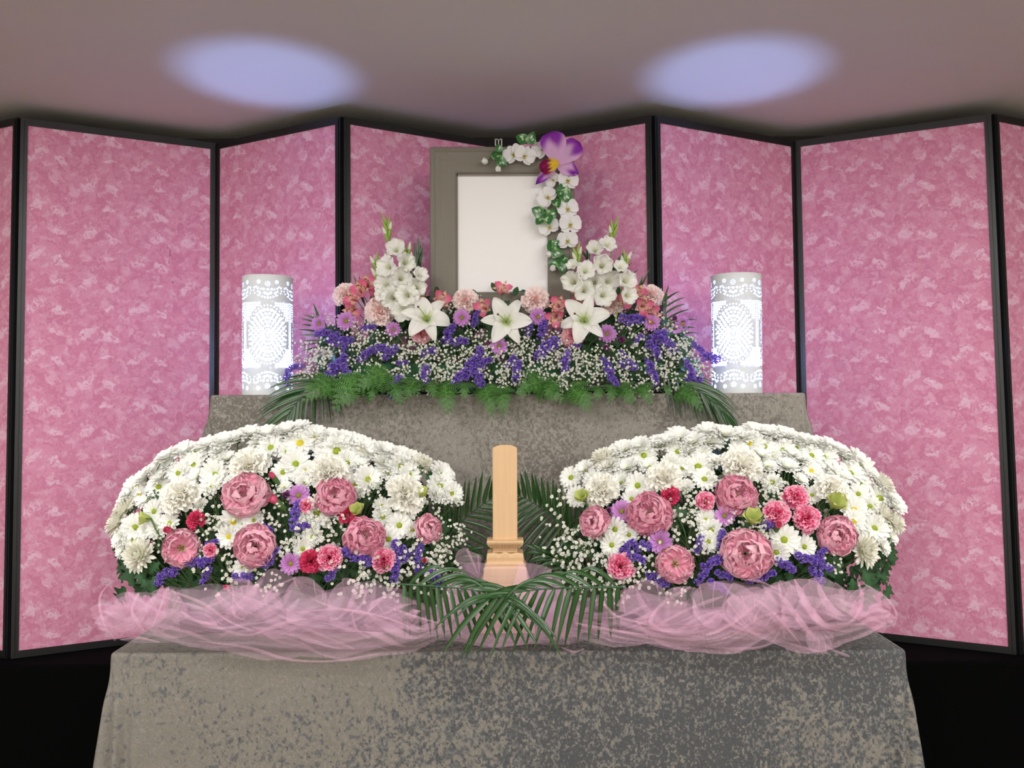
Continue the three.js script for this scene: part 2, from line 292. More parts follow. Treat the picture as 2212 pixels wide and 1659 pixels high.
function petal(o) {                                          // len, w (half width), prof, up (start angle), curl, curl2, cup, ruf, freq, serr, nu, nv, col(s, t), rim
  const nv = o.nv ?? 5, nu = o.nu ?? 2, N = 20, path = [[0, 0]], prof = PROF[o.prof], ph = o.ph ?? 0;
  const th = (t) => (o.up ?? 0) + (o.curl ?? 0) * t + (o.curl2 ?? 0) * t * t;
  for (let i = 1; i <= N; i++) { const a = th((i - 0.5) / N); path.push([path[i - 1][0] + Math.cos(a) * o.len / N, path[i - 1][1] + Math.sin(a) * o.len / N]); }
  const on = (t) => { const x = clamp(t, 0, 1) * N, i = Math.min(N - 1, Math.floor(x)), f = x - i; return [lerp(path[i][0], path[i + 1][0], f), lerp(path[i][1], path[i + 1][1], f)]; };
  return grid(nu, nv, (a, t) => {
    const s = a * 2 - 1; let tt = o.prof === 'strap' ? 1 - Math.pow(1 - t, 1.5) : t; if (o.prof === 'strap') t = tt, tt *= 1 - 0.06 * s * s * t;
    if (o.prof === 'fan') tt = t * (1 - 0.22 * s * s * t);
    if (o.serr) tt *= 1 + o.serr * t * t * ((Math.round(a * nu) % 2) * 2 - 1);
    const [y, z] = on(tt), an = th(tt), wd = o.w * prof(t);
    const lift = (o.cup ?? 0) * s * s * wd + (o.ruf ?? 0) * t * t * Math.sin(s * (o.freq ?? 3) * Math.PI + ph) + (o.ruf ?? 0) * 0.6 * t * Math.sin(t * 7 + s * 4 + ph * 2) + (o.rib ?? 0) * (1 - Math.abs(s)) * -1;
    return V(s * wd, y - Math.sin(an) * lift, z + Math.cos(an) * lift);
  }, o.col ? (a, t) => o.col(a * 2 - 1, t) : undefined);
}
const WHITE = C('#f8f8f3'), CREAM = C('#f6f1df'), tmpc = new THREE.Color();
const mixc = (a, b, t) => a.clone().lerp(b, clamp(t, 0, 1));
const flat = (c) => () => c;
function ring(list, n, o, rot = 0, z = 0, r0 = 0, jit = 0.06, rr = R0) {
  for (let i = 0; i < n; i++) {
    const q = { ...o, len: o.len * (1 + (rr() - 0.5) * jit * 2), up: o.up + (rr() - 0.5) * jit * 3, ph: rr() * 6.28, curl: (o.curl ?? 0) + (rr() - 0.5) * jit * 3 };
    const g = petal(q); g.translate(0, r0, z); g.rotateZ(rot + (i + (rr() - 0.5) * jit * 4) / n * Math.PI * 2); list.push(g);
  }
}
function dome(r, h, col, nu = 14, nv = 6, bump = 0.08) {
  const rr = rng(3);
  return grid(nu, nv, (a, b) => { const p = a * Math.PI * 2, q = b * Math.PI / 2, k = 1 + bump * (((Math.round(a * nu) * 7 + Math.round(b * nv) * 5) % 3) - 1); return V(Math.cos(p) * Math.cos(q) * r * k, Math.sin(p) * Math.cos(q) * r * k, Math.sin(q) * h * k); }, (a, b) => col(b));
}
function wireStem(r = 0.0016) { return tube([V(0, 0, 0), V(0.012, 0.3, 0.012), V(0.012, 0.7, 0.006), V(0, 1, 0)], r, 5, 6); } // unit length along +y
const STEM = wireStem();
function addStem(t, mat, from, to, thick = 1) {              // from the flower at from down to to, both in world coordinates
  const m = mesh('stem', STEM, mat, t), d = to.clone().sub(from), L = d.length();
  m.quaternion.copy(t.quaternion.clone().invert().multiply(new THREE.Quaternion().setFromUnitVectors(V(0, 1, 0), d.clone().normalize())));
  const s = t.scale.x; m.scale.set(thick / s, L / s, thick / s); return m;
}
const ZAX = V(0, 0, 1);
function face(t, n, spin = 0) { t.quaternion.setFromUnitVectors(ZAX, n.clone().normalize()).multiply(new THREE.Quaternion().setFromAxisAngle(ZAX, spin)); }

// daisies: several openings of each colour, cloned
const DP = {};
function daisyProto(key, o) {
  const g = new THREE.Group(); g.name = o.name ?? 'daisy'; g.userData = { label: '', category: o.category ?? 'daisy' };
  const rr = rng(key.length * 31 + key.charCodeAt(key.length - 1) * 7 + (o.seed ?? 0)), l = [];
  const col = o.col ?? ((s, t) => mixc(C('#e9efd2'), WHITE, t * 4));
  const base = { w: o.w ?? 0.0043, prof: 'strap', nu: 2, nv: 5, col, cup: o.cup ?? 0.5 };
  const n = (o.n ?? 14) + 2;
  ring(l, n, { ...base, len: 0.0255, up: o.up, curl: o.curl }, 0, 0.001, 0.0035, 0.07, rr);
  ring(l, n - 3, { ...base, len: 0.0226, up: o.up + 0.2, curl: o.curl }, 0.22, 0.0018, 0.003, 0.07, rr);
  if (o.third) ring(l, n - 3, { ...base, len: 0.018, up: o.up + 0.45, curl: o.curl }, 0.1, 0.002, 0.0025, 0.07, rr);
  mesh('petals', merge(l), M.petal, g, 'stuff');
  mesh('centre', dome(o.cr ?? 0.0062, 0.0042, o.ccol).translate(0, 0, 0.002), M.centre, g);
  mesh('calyx', paint(dome(0.006, 0.006, flat(C('#55713a')), 8, 3, 0).rotateX(Math.PI), C('#55713a')), M.leaf, g);
  DP[key] = g; return g;
}
const GREEN_EYE = (b) => mixc(C('#76851a'), C('#98a528'), b), YELLOW_EYE = (b) => mixc(C('#d8b514'), C('#c3b91f'), b);
for (let i = 0; i < 4; i++) {
  daisyProto('g' + i, { up: [0.12, 0.25, 0.38, 0.05][i], curl: [-0.1, 0.1, 0.05, 0.25][i], n: [14, 13, 15, 14][i], ccol: GREEN_EYE, seed: i });
  daisyProto('y' + i, { up: [0.15, 0.3, 0.4, 0.2][i], curl: 0, n: [14, 13, 13, 15][i], ccol: YELLOW_EYE, seed: i + 9 });
  daisyProto('s' + i, { up: [0.4, 0.5, 0.3, 0.6][i], curl: [-0.15, -0.2, 0.05, -0.3][i], n: 15, third: true, ccol: GREEN_EYE, cr: 0.005, seed: i + 20 });
}
const LAV = (s, t) => mixc(mixc(C('#b565ae'), C('#cc8fd0'), t * 1.5), C('#dcb2e0'), Math.abs(s) * 0.8 * t);
for (let i = 0; i < 2; i++) daisyProto('l' + i, { name: 'lavender_daisy', col: LAV, up: [0.1, 0.28][i], curl: 0.05, n: 13, w: 0.0044, ccol: (b) => mixc(C('#6d6a1c'), C('#7f8428'), b), cr: 0.0066, seed: i + 40 });
daisyProto('lb0', { name: 'lavender_daisy', col: (s, t) => C('#b877b0'), up: 1.15, curl: 0.3, n: 11, ccol: (b) => C('#6d5060'), cr: 0.004, seed: 47 });
function mumProto() {                                         // double chrysanthemum, its inner petals folded in over a pale green heart
  const g = new THREE.Group(); g.name = 'double_chrysanthemum'; g.userData = { label: '', category: 'chrysanthemum' };
  const rr = rng(77), l = [], col = (k) => (s, t) => mixc(C('#e8efc9'), C('#f8f6ea'), t * 2.2 + k);
  [[20, 0.031, 0.02, 0.35], [18, 0.029, 0.25, 0.6], [17, 0.026, 0.5, 0.7], [14, 0.022, 0.8, 0.8], [11, 0.017, 1.1, 0.7], [8, 0.012, 1.3, 0.6]].forEach(([n, len, up, curl], k) => ring(l, n, { len, w: 0.0036, prof: 'strap', up, curl, cup: 0.9, nu: 2, nv: 5, col: col(k < 3 ? 0.4 : 0) }, k * 0.3, 0.001 * k, 0.003, 0.09, rr));
  mesh('petals', merge(l), M.petal, g, 'stuff');
  mesh('centre', dome(0.006, 0.008, flat(C('#cfdc92')), 10, 4).translate(0, 0, 0.004), M.centre, g);
  mesh('calyx', paint(dome(0.007, 0.007, flat(C('#55713a')), 8, 3, 0).rotateX(Math.PI), C('#55713a')), M.leaf, g);
  DP.m0 = g;
}
mumProto();

// carnations: fringed fan petals in close rings above a green tube
function carnation(name, seed, col, R = 0.036, density = 1) {
  const g = new THREE.Group(); g.name = name; g.userData = { label: '', category: 'carnation' };
  const rr = rng(seed), l = [];
  [[9, 1.0, 0.0, 0.05], [9, 0.98, 0.3, -0.05], [9, 0.92, 0.58, -0.1], [8, 0.84, 0.85, -0.15], [7, 0.76, 1.12, -0.2], [5, 0.68, 1.36, -0.2]].forEach(([n, len, up, curl], k) => ring(l, Math.round(n * density), { len: R * len, w: R * 0.44, prof: 'fan', up, curl, ruf: R * 0.1, freq: 2.6 + rr(), serr: 0.04, nu: 12, nv: 5, col }, k * 0.5, 0, 0.002, 0.11, rr));
  mesh('petals', merge(l), M.petal, g, 'stuff');
  mesh('calyx', new THREE.LatheGeometry([[0.001, -0.026], [0.0055, -0.024], [0.0065, -0.012], [0.0075, 0.0]].map(([x, y]) => new THREE.Vector2(x * R / 0.036, y * R / 0.036)), 9).rotateX(Math.PI / 2), M.stem, g);
  return g;
}
// lisianthus: broad, softly frilled petals, each its own part
function lisianthus(seed, open, tint = 0) {
  const g = new THREE.Group(); g.name = 'lisianthus'; g.userData = { label: '', category: 'lisianthus' };
  const rr = rng(seed), deep = mixc(C('#e48ca8'), C('#e998b2'), rr()), pale = mixc(C('#f7ccd7'), C('#f0b0c4'), tint);
  const rows = open ? [[6, 0.038, 0.35, -0.25, 0.62], [5, 0.036, 0.62, -0.35, 0.6], [4, 0.033, 0.95, -0.6, 0.55]] : [[6, 0.039, 0.1, 0.05, 0.6], [6, 0.037, 0.42, -0.1, 0.58], [5, 0.034, 0.75, -0.2, 0.52], [5, 0.03, 1.05, -0.25, 0.5], [4, 0.026, 1.3, -0.1, 0.45]];
  rows.forEach(([n, len, up, curl, w], k) => {
    for (let i = 0; i < n; i++) {
      const q = petal({ len: len * (0.93 + rr() * 0.14), w: len * w, prof: 'broad', up: up + (rr() - 0.5) * 0.45, curl: curl + (rr() - 0.5) * 0.7, curl2: -0.5 * rr(), ruf: 0.0062, freq: 2.8 + rr() * 2.6, ph: rr() * 6, cup: 0.12, nu: 20, nv: 8, serr: 0.014, col: (s, t) => mixc(mixc(C('#e9d7c4'), deep, t * 2.2), pale, smoothstep(t, 0.55, 1) * 0.85 + 0.1 * Math.abs(s)) });
      q.translate(0, 0.002, 0); q.rotateZ(k * 0.55 + (i + (rr() - 0.5) * 0.3) / n * Math.PI * 2); mesh('petal', q, M.petal, g);
    }
  });
  if (open) { const st = []; for (let i = 0; i < 5; i++) { const a = i * 1.257; st.push(paint(tube([V(0, 0, 0.004), V(Math.cos(a) * 0.005, Math.sin(a) * 0.005, 0.017)], 0.0008, 4), C('#9c8b42')), paint(new THREE.SphereGeometry(0.002, 6, 4).scale(1, 1, 1.6).translate(Math.cos(a) * 0.005, Math.sin(a) * 0.005, 0.018), C('#7b5a22'))); } mesh('stamens', merge(st), M.centre, g); mesh('pistil', paint(taper([V(0, 0, 0), V(0, 0, 0.02)], 0.002, 0.0012), C('#a9a544')), M.centre, g); }
  mesh('calyx', paint(dome(0.008, 0.012, flat(C('#5c7a3c')), 8, 3, 0).rotateX(Math.PI), C('#5c7a3c')), M.leaf, g);
  return g;
}
function greenBud() {
  const g = new THREE.Group(); g.name = 'lisianthus_bud'; g.userData = { label: '', category: 'bud' };
  const rr = rng(17);
  for (let i = 0; i < 6; i++) mesh('petal', petal({ len: 0.03, w: 0.011, prof: 'broad', up: 1.05 - (i % 2) * 0.15, curl: 0.75, curl2: -0.9, cup: 0.5, ruf: 0.0014, freq: 2, ph: i, nu: 6, nv: 7, col: (s, t) => mixc(C('#a9ba58'), C('#d3d88a'), t * 0.9) }).translate(0, 0.003, 0).rotateZ(i * 1.05 + rr() * 0.3), M.petal, g);
  for (let i = 0; i < 4; i++) mesh('sepal', petal({ len: 0.02, w: 0.0025, prof: 'lily', up: 0.9, curl: 0.5, nu: 2, nv: 4, col: flat(C('#5d7a35')) }).translate(0, 0.003, -0.002).rotateZ(i * 1.57), M.leaf, g);
  return g;
}
function pinkBud() {                                          // carnation bud: a green tube with pink petals at its mouth
  const g = new THREE.Group(); g.name = 'carnation_bud'; g.userData = { label: '', category: 'bud' };
  mesh('calyx', new THREE.LatheGeometry([[0.001, -0.016], [0.0045, -0.014], [0.0055, -0.004], [0.0052, 0.004]].map(([x, y]) => new THREE.Vector2(x, y)), 10).rotateX(Math.PI / 2), M.stem, g);
  const l = []; ring(l, 7, { len: 0.014, w: 0.0045, prof: 'broad', up: 1.3, curl: 0.3, ruf: 0.0008, cup: 0.5, nu: 3, nv: 4, col: (s, t) => mixc(C('#d9406e'), C('#ee7d9c'), t) }, 0, 0, 0.0035, 0.1, rng(4));
  ring(l, 4, { len: 0.012, w: 0.004, prof: 'broad', up: 1.4, curl: 0.3, cup: 0.6, nu: 3, nv: 4, col: flat(C('#e25a82')) }, 0.4, 0.002, 0.0015, 0.1, rng(5));
  mesh('petals', merge(l), M.petal, g, 'stuff');
  return g;
}
// statice: combs of papery violet cups
function staticeHead(seed) {                                  // four or five tight puffs of little papery cups in a short crooked comb
  const rr = rng(seed), cup = [], tiny = [], lobes = [];
  for (let k = 0; k < 5; k++) lobes.push([V((k - 2) * 0.0085 + (rr() - 0.5) * 0.004, (rr() - 0.5) * 0.011, (rr() - 0.5) * 0.006), 0.0058 + rr() * 0.0022]);
  for (const [c0, rad] of lobes) for (let i = 0; i < 34; i++) {
    const n = V((rr() - 0.5) * 2, (rr() - 0.5) * 2, (rr() - 0.25) * 2).normalize(), p = c0.clone().addScaledVector(n, rad * (0.85 + rr() * 0.25));
    const c = mixc(C('#8158cc'), C('#b698ee'), rr()), k = 5, ph = rr() * 6, g = grid(k, 1, (s, b) => { const an = s * Math.PI * 2 + ph, r = b ? 0.0026 * (0.75 + 0.5 * ((i + Math.round(s * k)) % 2)) : 0.0006; return V(Math.cos(an) * r, Math.sin(an) * r, b * 0.0034); }, (s, b) => (b ? c : mixc(c, C('#50359a'), 0.6)));
    g.applyQuaternion(new THREE.Quaternion().setFromUnitVectors(ZAX, n)); g.translate(p.x, p.y, p.z); cup.push(g);
    if (i % 9 === 0) tiny.push(paint(new THREE.OctahedronGeometry(0.0009, 0).translate(p.x + n.x * 0.0035, p.y + n.y * 0.0035, p.z + n.z * 0.0035), C('#efeaf5')));
  }
  return { cups: merge(cup), tiny: mergeGeometries(tiny, false) };
}
const SH = [1, 2, 3, 4].map((k) => staticeHead(k * 13));
// baby's breath: fine branching stems with tiny double florets
function floret(r, seed) {
  const l = [], rr = rng(seed);
  ring(l, 7, { len: r, w: r * 0.52, prof: 'broad', up: 0.15, curl: 0.2, nu: 2, nv: 2, col: (s, t) => mixc(C('#dcdcc6'), C('#eeede4'), t * 2) }, 0, 0, 0, 0.12, rr);
  ring(l, 5, { len: r * 0.72, w: r * 0.3, prof: 'broad', up: 0.85, curl: -0.2, nu: 2, nv: 2, col: (s, t) => mixc(C('#c4c4a2'), C('#eeede4'), t * 2) }, 0.4, r * 0.1, 0, 0.12, rr);
  return merge(l);
}
const FL = [0.0058, 0.005, 0.0042, 0.0028].map((r, i) => floret(r, i + 3));
const GYP = [];
for (let k = 0; k < 6; k++) {
  const g = new THREE.Group(); g.name = 'babys_breath_sprig'; g.userData = { label: '', category: "baby's breath" };
  const rr = rng(300 + k), st = [], fl = [], root = V(0, -0.055, -0.03);
  for (let i = 0; i < 8; i++) {
    const e = V((rr() - 0.5) * 0.095, (rr() - 0.5) * 0.075, (rr() - 0.5) * 0.03), mid = root.clone().lerp(e, 0.55).add(V((rr() - 0.5) * 0.012, 0.006, 0));
    st.push(tube([root, mid, e], 0.0005, 3, 4));
    for (let j = 0; j < 4; j++) {
      const p = e.clone().add(V((rr() - 0.5) * 0.04, (rr() - 0.5) * 0.04, (rr() - 0.5) * 0.02)); st.push(tube([mid.clone().lerp(e, 0.4 + 0.5 * rr()), p], 0.00035, 3, 1));
      const q = new THREE.Quaternion().setFromUnitVectors(ZAX, V((rr() - 0.5) * 1.1, (rr() - 0.3) * 1.0, 1).normalize()), f = FL[(rr() * rr() * 4) | 0].clone(); f.applyQuaternion(q); f.translate(p.x, p.y, p.z); fl.push(f);
    }
  }
  mesh('stems', merge(st), M.finestem, g, 'stuff'); mesh('florets', merge(fl), M.petal, g, 'stuff'); GYP.push(g);
}
// leaves
function leafGeo(len, w, lobes, colA, colB, bend = 0.5) {      // lies along +y, faces +z
  const nv = lobes ? 14 : 7;
  return grid(4, nv, (a, t) => { const s = a * 2 - 1, lob = lobes ? 0.72 + 0.34 * Math.cos(t * Math.PI * 2 * lobes) : 1, wd = w * Math.pow(Math.max(0, Math.sin(Math.PI * (0.03 + 0.95 * Math.pow(t, 0.85)))), 0.75) * lob, th = -bend * t; return V(s * wd, len * t * (1 - 0.12 * bend * t), Math.abs(s) * wd * 0.25 + th * len * t * 0.5); }, (a, t) => mixc(colB, colA, Math.abs(a * 2 - 1) * 1.2));
}

// ---------- the two flower mounds on the front table ----------
const inZone = (ox, oy, k) => (a) => a.map(([x, y, ...r]) => [ox + x / k, oy + y / k, r[0] / k, ...r.slice(1)]);
const MOUND = {
  left: { cx: 612, hw: 385, phrase: 'left', foam: at(612, 1290, 2.06) },
  right: { cx: 1585, hw: 378, phrase: 'right', foam: at(1585, 1290, 2.06) },
};
function moundAt(zone, u, v, out = 0) {
  const m = MOUND[zone], a = clamp((u - m.cx) / m.hw, -1.1, 1.1), b = clamp((1268 - v) / 343, 0, 1.02);
  const d = 1.915 + 0.23 * Math.pow(b, 1.7) + 0.09 * a * a - out;
  const n = V(a * 0.95, 0.1 + 1.25 * Math.pow(b, 1.6) + 0.25 * a * a, 1.05 - 0.6 * b).normalize();
  return { p: at(u, v, d), n, a, b, d };
}
const rm = rng(2024);
function stemFoot(zone, p) { const f = MOUND[zone].foam; return V(lerp(p.x, f.x, 0.42), TOP1 + 0.075, lerp(p.z, f.z, 0.75)); }
function placeIn(zone, t, u, v, n, scale, spin, out = 0, thick = 1) {
  const q = moundAt(zone, u, v, out); t.position.copy(q.p); t.scale.setScalar(scale); face(t, n ?? q.n, spin);
  addStem(t, M.stem, q.p, stemFoot(zone, q.p), thick); return q;
}
const toCam = (p) => camera.position.clone().sub(p).normalize();
// white daisies, read off the photograph: [x, y, diameter, look] where look 0 green eye seen, 1 yellow eye seen, 2 seen from the side, 3 double
const L1 = inZone(200, 900, 4.148)([[920, 345, 240, 0], [905, 435, 215, 0], [1040, 275, 220, 2], [1190, 250, 260, 2], [690, 385, 230, 2], [575, 490, 220, 2], [775, 510, 200, 0], [595, 635, 200, 0], [1100, 525, 240, 0], [1075, 622, 200, 0], [395, 635, 210, 1], [430, 700, 160, 1], [305, 770, 170, 0], [500, 760, 180, 2], [300, 845, 250, 3], [235, 960, 240, 3], [385, 995, 230, 0], [490, 1025, 130, 0], [370, 1105, 200, 0], [590, 1005, 190, 0], [695, 960, 190, 0], [560, 850, 200, 0], [265, 1100, 170, 2], [290, 1190, 160, 2], [430, 1245, 300, 3], [1265, 945, 230, 1], [1227, 1075, 200, 1], [1380, 1060, 190, 1], [1450, 930, 190, 2]]);
const L2 = inZone(200, 900, 4.148)([[1600, 285, 230, 0], [1570, 180, 250, 2], [1740, 315, 170, 0], [1860, 245, 260, 1], [1820, 430, 250, 0], [1705, 505, 190, 0], [1420, 175, 210, 2], [1300, 215, 230, 2], [1110, 410, 150, 1], [1260, 600, 170, 2], [1360, 1355, 180, 0], [975, 800, 140, 2], [1885, 1185, 170, 0], [1750, 150, 240, 2], [1210, 395, 180, 2], [480, 560, 200, 2], [940, 565, 190, 2], [1500, 250, 200, 2], [830, 330, 220, 2], [700, 450, 200, 2], [330, 700, 170, 2], [1150, 330, 200, 2], [620, 560, 190, 2]]);
const L3 = inZone(600, 900, 4.148)([[325, 205, 200, 1], [340, 170, 220, 2], [105, 165, 260, 2], [245, 485, 120, 1], [425, 340, 200, 0], [530, 315, 280, 0], [590, 230, 240, 2], [445, 260, 210, 2], [755, 300, 220, 1], [620, 420, 220, 0], [730, 440, 160, 2], [830, 335, 260, 2], [960, 330, 210, 2], [955, 440, 230, 2], [1090, 365, 210, 2], [1100, 450, 230, 0], [1285, 440, 240, 3], [1175, 525, 200, 0], [805, 570, 240, 0], [695, 620, 220, 0], [985, 510, 190, 2], [1460, 530, 240, 2], [1450, 630, 230, 0], [1555, 690, 190, 0], [1410, 710, 180, 2], [355, 860, 275, 0], [240, 925, 180, 2], [310, 1080, 180, 2], [225, 1180, 150, 0], [990, 1100, 210, 0], [1085, 975, 210, 0], [1205, 1020, 150, 0]]);
const L4 = inZone(600, 900, 4.148)([[1145, 850, 190, 0], [935, 805, 150, 0], [940, 900, 180, 0], [235, 600, 150, 2], [200, 555, 150, 2], [200, 130, 220, 2], [700, 250, 210, 2], [480, 200, 200, 2], [1190, 400, 190, 2], [1020, 380, 200, 2], [60, 640, 130, 2]]);
const Q1 = inZone(1150, 900, 4.148)([[350, 550, 190, 0], [480, 490, 190, 2], [550, 580, 190, 0], [640, 390, 240, 3], [690, 455, 220, 2], [830, 310, 220, 2], [860, 475, 220, 2], [1000, 355, 220, 0], [960, 280, 220, 2], [1050, 460, 180, 2], [1140, 270, 240, 2], [1300, 320, 200, 0], [1310, 200, 240, 2], [1235, 425, 160, 0], [1350, 465, 180, 0], [1485, 455, 250, 0], [945, 620, 220, 0], [890, 740, 170, 0], [1540, 565, 200, 0], [1590, 250, 250, 2], [1570, 160, 250, 2], [1440, 245, 230, 2], [1530, 340, 160, 0], [400, 720, 180, 0], [1380, 630, 140, 2], [1050, 700, 130, 2], [800, 600, 190, 2], [1640, 415, 150, 2], [745, 1010, 200, 0], [868, 1060, 170, 0]]);
const Q2 = inZone(1150, 900, 4.148)([[715, 1150, 190, 0], [630, 1060, 120, 2], [1555, 930, 200, 0], [1600, 1025, 200, 0], [1580, 1120, 170, 0], [740, 350, 200, 2], [1220, 240, 210, 2], [660, 560, 160, 2], [1400, 330, 180, 2]]);
const Q3 = inZone(1540, 900, 4.148)([[325, 240, 240, 1], [225, 305, 180, 1], [100, 180, 250, 2], [370, 150, 240, 2], [490, 180, 240, 2], [460, 275, 200, 0], [630, 305, 200, 0], [530, 355, 150, 0], [640, 190, 240, 2], [745, 285, 160, 0], [830, 245, 220, 2], [880, 355, 200, 0], [980, 370, 250, 0], [1030, 280, 220, 2], [1050, 490, 170, 0], [880, 490, 170, 1], [660, 470, 200, 2], [490, 460, 170, 2], [530, 595, 180, 0], [770, 580, 150, 2], [885, 705, 150, 0], [420, 360, 180, 2], [790, 400, 180, 2], [1110, 540, 230, 2], [1225, 515, 240, 0], [1310, 465, 240, 0], [1180, 385, 220, 2], [1320, 605, 180, 0], [1300, 695, 170, 0], [1485, 735, 240, 0]]);
const Q4 = inZone(1540, 900, 4.148)([[1510, 620, 240, 3], [1600, 800, 230, 2], [1405, 805, 180, 0], [1260, 840, 220, 1], [1260, 940, 200, 1], [1440, 1005, 240, 0], [1400, 1100, 190, 0], [1600, 950, 240, 3], [1500, 880, 230, 3], [1340, 1200, 290, 3], [1320, 1020, 150, 2], [1510, 1170, 160, 2], [1580, 1080, 150, 2], [635, 1105, 250, 0], [565, 1215, 210, 0], [815, 1165, 190, 0], [730, 220, 210, 2], [560, 200, 210, 2], [930, 260, 210, 2], [1110, 330, 210, 2], [1270, 380, 200, 2], [1390, 530, 200, 2], [1470, 600, 190, 2], [250, 190, 220, 2], [1560, 720, 200, 2], [1080, 590, 170, 2], [700, 350, 170, 2]]);
function daisies(list, zone) {
  for (const [u, v, d, k] of list) {
    const q = moundAt(zone, u, v, (rm() - 0.5) * 0.012), key = k === 3 ? 'm0' : ['g', 'y', 's'][k] + ((rm() * 4) | 0);
    const o = copy(DP[key], '', k === 3 ? 'double white chrysanthemums of the mounds' : 'white daisies of the mounds');
    let n = q.n.clone();
    if (k < 2) n.lerp(toCam(q.p), 0.55); else if (k === 2) n.lerp(toCam(q.p), 0.12).add(V(0, 0.12, 0.1)); else n.lerp(toCam(q.p), v > 1180 ? 0.25 : 0.05);
    n.add(V((rm() - 0.5) * 0.35, (rm() - 0.5) * 0.3, 0)).normalize();
    const size = d / F * q.d / (k === 3 ? 0.062 : 0.0555) * (k === 3 ? 1.05 : 1.16);
    placeIn(zone, o, u, v, n, size, rm() * 6.28, (rm() - 0.5) * 0.012);
    later(o, u, v, ['green-eyed white daisy', 'yellow-eyed white daisy', 'white daisy seen edge-on', 'double white chrysanthemum'][k], zone);
  }
}
// landmarks: the large flowers
function single(proto, zone, u, v, d, size, label, phrase, group, opt = {}) {
  const o = copy(proto, label, group), q = moundAt(zone, u, v, opt.out ?? 0.02), n = opt.n ?? q.n.clone().lerp(toCam(q.p), opt.face ?? 0.5).normalize();
  placeIn(zone, o, u, v, n, d / F * q.d / size, opt.spin ?? rm() * 6.28, opt.out ?? 0.02, 1.5);
  if (phrase) mark(u, v, phrase, zone);
  return o;
}
const creamCol = (s, t) => mixc(C('#fbf5dc'), C('#fdfbf3'), t * 1.3), CAR = [carnation('carnation', 5, creamCol), carnation('carnation', 6, creamCol), carnation('carnation', 8, creamCol, 0.036, 1.15)];
const hotCol = (s, t) => mixc(mixc(C('#dc2c6c'), C('#f0558f'), t * 1.4), C('#f9d0df'), smoothstep(t, 0.72, 1)), HOT = [carnation('carnation', 15, hotCol, 0.026, 0.7), carnation('carnation', 16, hotCol, 0.026, 0.7)];
const redCol = (s, t) => mixc(C('#b3204a'), C('#dd4570'), t), RED = carnation('carnation', 18, redCol, 0.026, 0.7);
const LIS = [lisianthus(1, false), lisianthus(2, false, 0.8), lisianthus(3, true), lisianthus(4, false, 0.4)], GBUD = greenBud(), PBUD = pinkBud();
const cg = 'cream carnations of the mounds', lg = 'pink lisianthus blooms of the mounds', hg = 'bright pink carnations of the mounds', gb = 'pale green lisianthus buds', pb = 'pink carnation buds';
[['left', 540, 1006, 84, 0, 'full cream carnation, topmost bloom of its kind on the left mound', "left mound's topmost cream carnation"],
 ['left', 713, 1022, 88, 1, 'wide cream carnation just above the deep pink lisianthus on the left mound', "left mound's wide cream carnation"],
 ['left', 392, 1072, 84, 2, 'cream carnation nearest the outer edge of the left mound', "left mound's outermost cream carnation"],
 ['left', 877, 1068, 86, 1, 'cream carnation nearest the wooden tablet on the left mound', "left mound's innermost cream carnation"],
 ['right', 1300, 1063, 80, 1, 'cream carnation nearest the wooden tablet on the right mound', "right mound's innermost cream carnation"],
 ['right', 1434, 1034, 76, 0, 'cream carnation above a red carnation on the right mound', "right mound's cream carnation over red"],
 ['right', 1602, 1008, 86, 2, 'full cream carnation, topmost bloom of its kind on the right mound', "right mound's topmost cream carnation"],
 ['right', 1797, 1060, 74, 0, 'cream carnation nearest the outer edge of the right mound', "right mound's outermost cream carnation"],
].forEach(([z, u, v, d, k, l, p]) => single(CAR[k], z, u, v, d, 0.07, l, p, cg, { face: 0.25 }));
[['left', 534, 1074, 96, 0, 'frilled pink lisianthus directly below the topmost cream carnation of the left mound', "left mound's topmost pink lisianthus", 0.25],
 ['left', 394, 1184, 76, 2, 'open pink lisianthus showing its brown throat on the left mound', "left mound's open-throated lisianthus", 0.8],
 ['left', 552, 1181, 84, 3, 'ruffled pink lisianthus below the yellow-eyed daisies on the left mound', "left mound's low ruffled lisianthus", 0.6],
 ['left', 723, 1074, 82, 1, 'deep pink lisianthus tucked under the wide cream carnation', "left mound's deep pink lisianthus", 0.2],
 ['left', 788, 1158, 80, 1, 'tall rose-pink lisianthus below a pale green bud on the left mound', "left mound's tall rose-pink lisianthus", 0.7],
 ['left', 924, 1143, 58, 3, 'pale pink lisianthus nearest the wooden tablet on the left mound', "left mound's innermost lisianthus", 0.3],
 ['right', 1285, 1129, 64, 3, 'pale pink lisianthus nearest the wooden tablet on the right mound', "right mound's innermost lisianthus", 0.3],
 ['right', 1405, 1110, 90, 1, 'deep rose lisianthus beside a lavender daisy on the right mound', "right mound's deep rose lisianthus", 0.4],
 ['right', 1458, 1218, 76, 2, 'open pink lisianthus showing its brown throat on the right mound', "right mound's open-throated lisianthus", 0.85],
 ['right', 1591, 1073, 84, 1, 'deep pink lisianthus directly below the topmost cream carnation of the right mound', "right mound's topmost pink lisianthus", 0.3],
 ['right', 1610, 1196, 104, 0, 'largest frilled pink lisianthus, low on the front of the right mound', "right mound's largest lisianthus", 0.7],
 ['right', 1806, 1158, 78, 3, 'rose-pink lisianthus nearest the outer edge of the right mound', "right mound's outermost lisianthus", 0.75],
].forEach(([z, u, v, d, k, l, p, f]) => single(LIS[k], z, u, v, d, 0.072, l, p, lg, { face: f, out: 0.025 }));
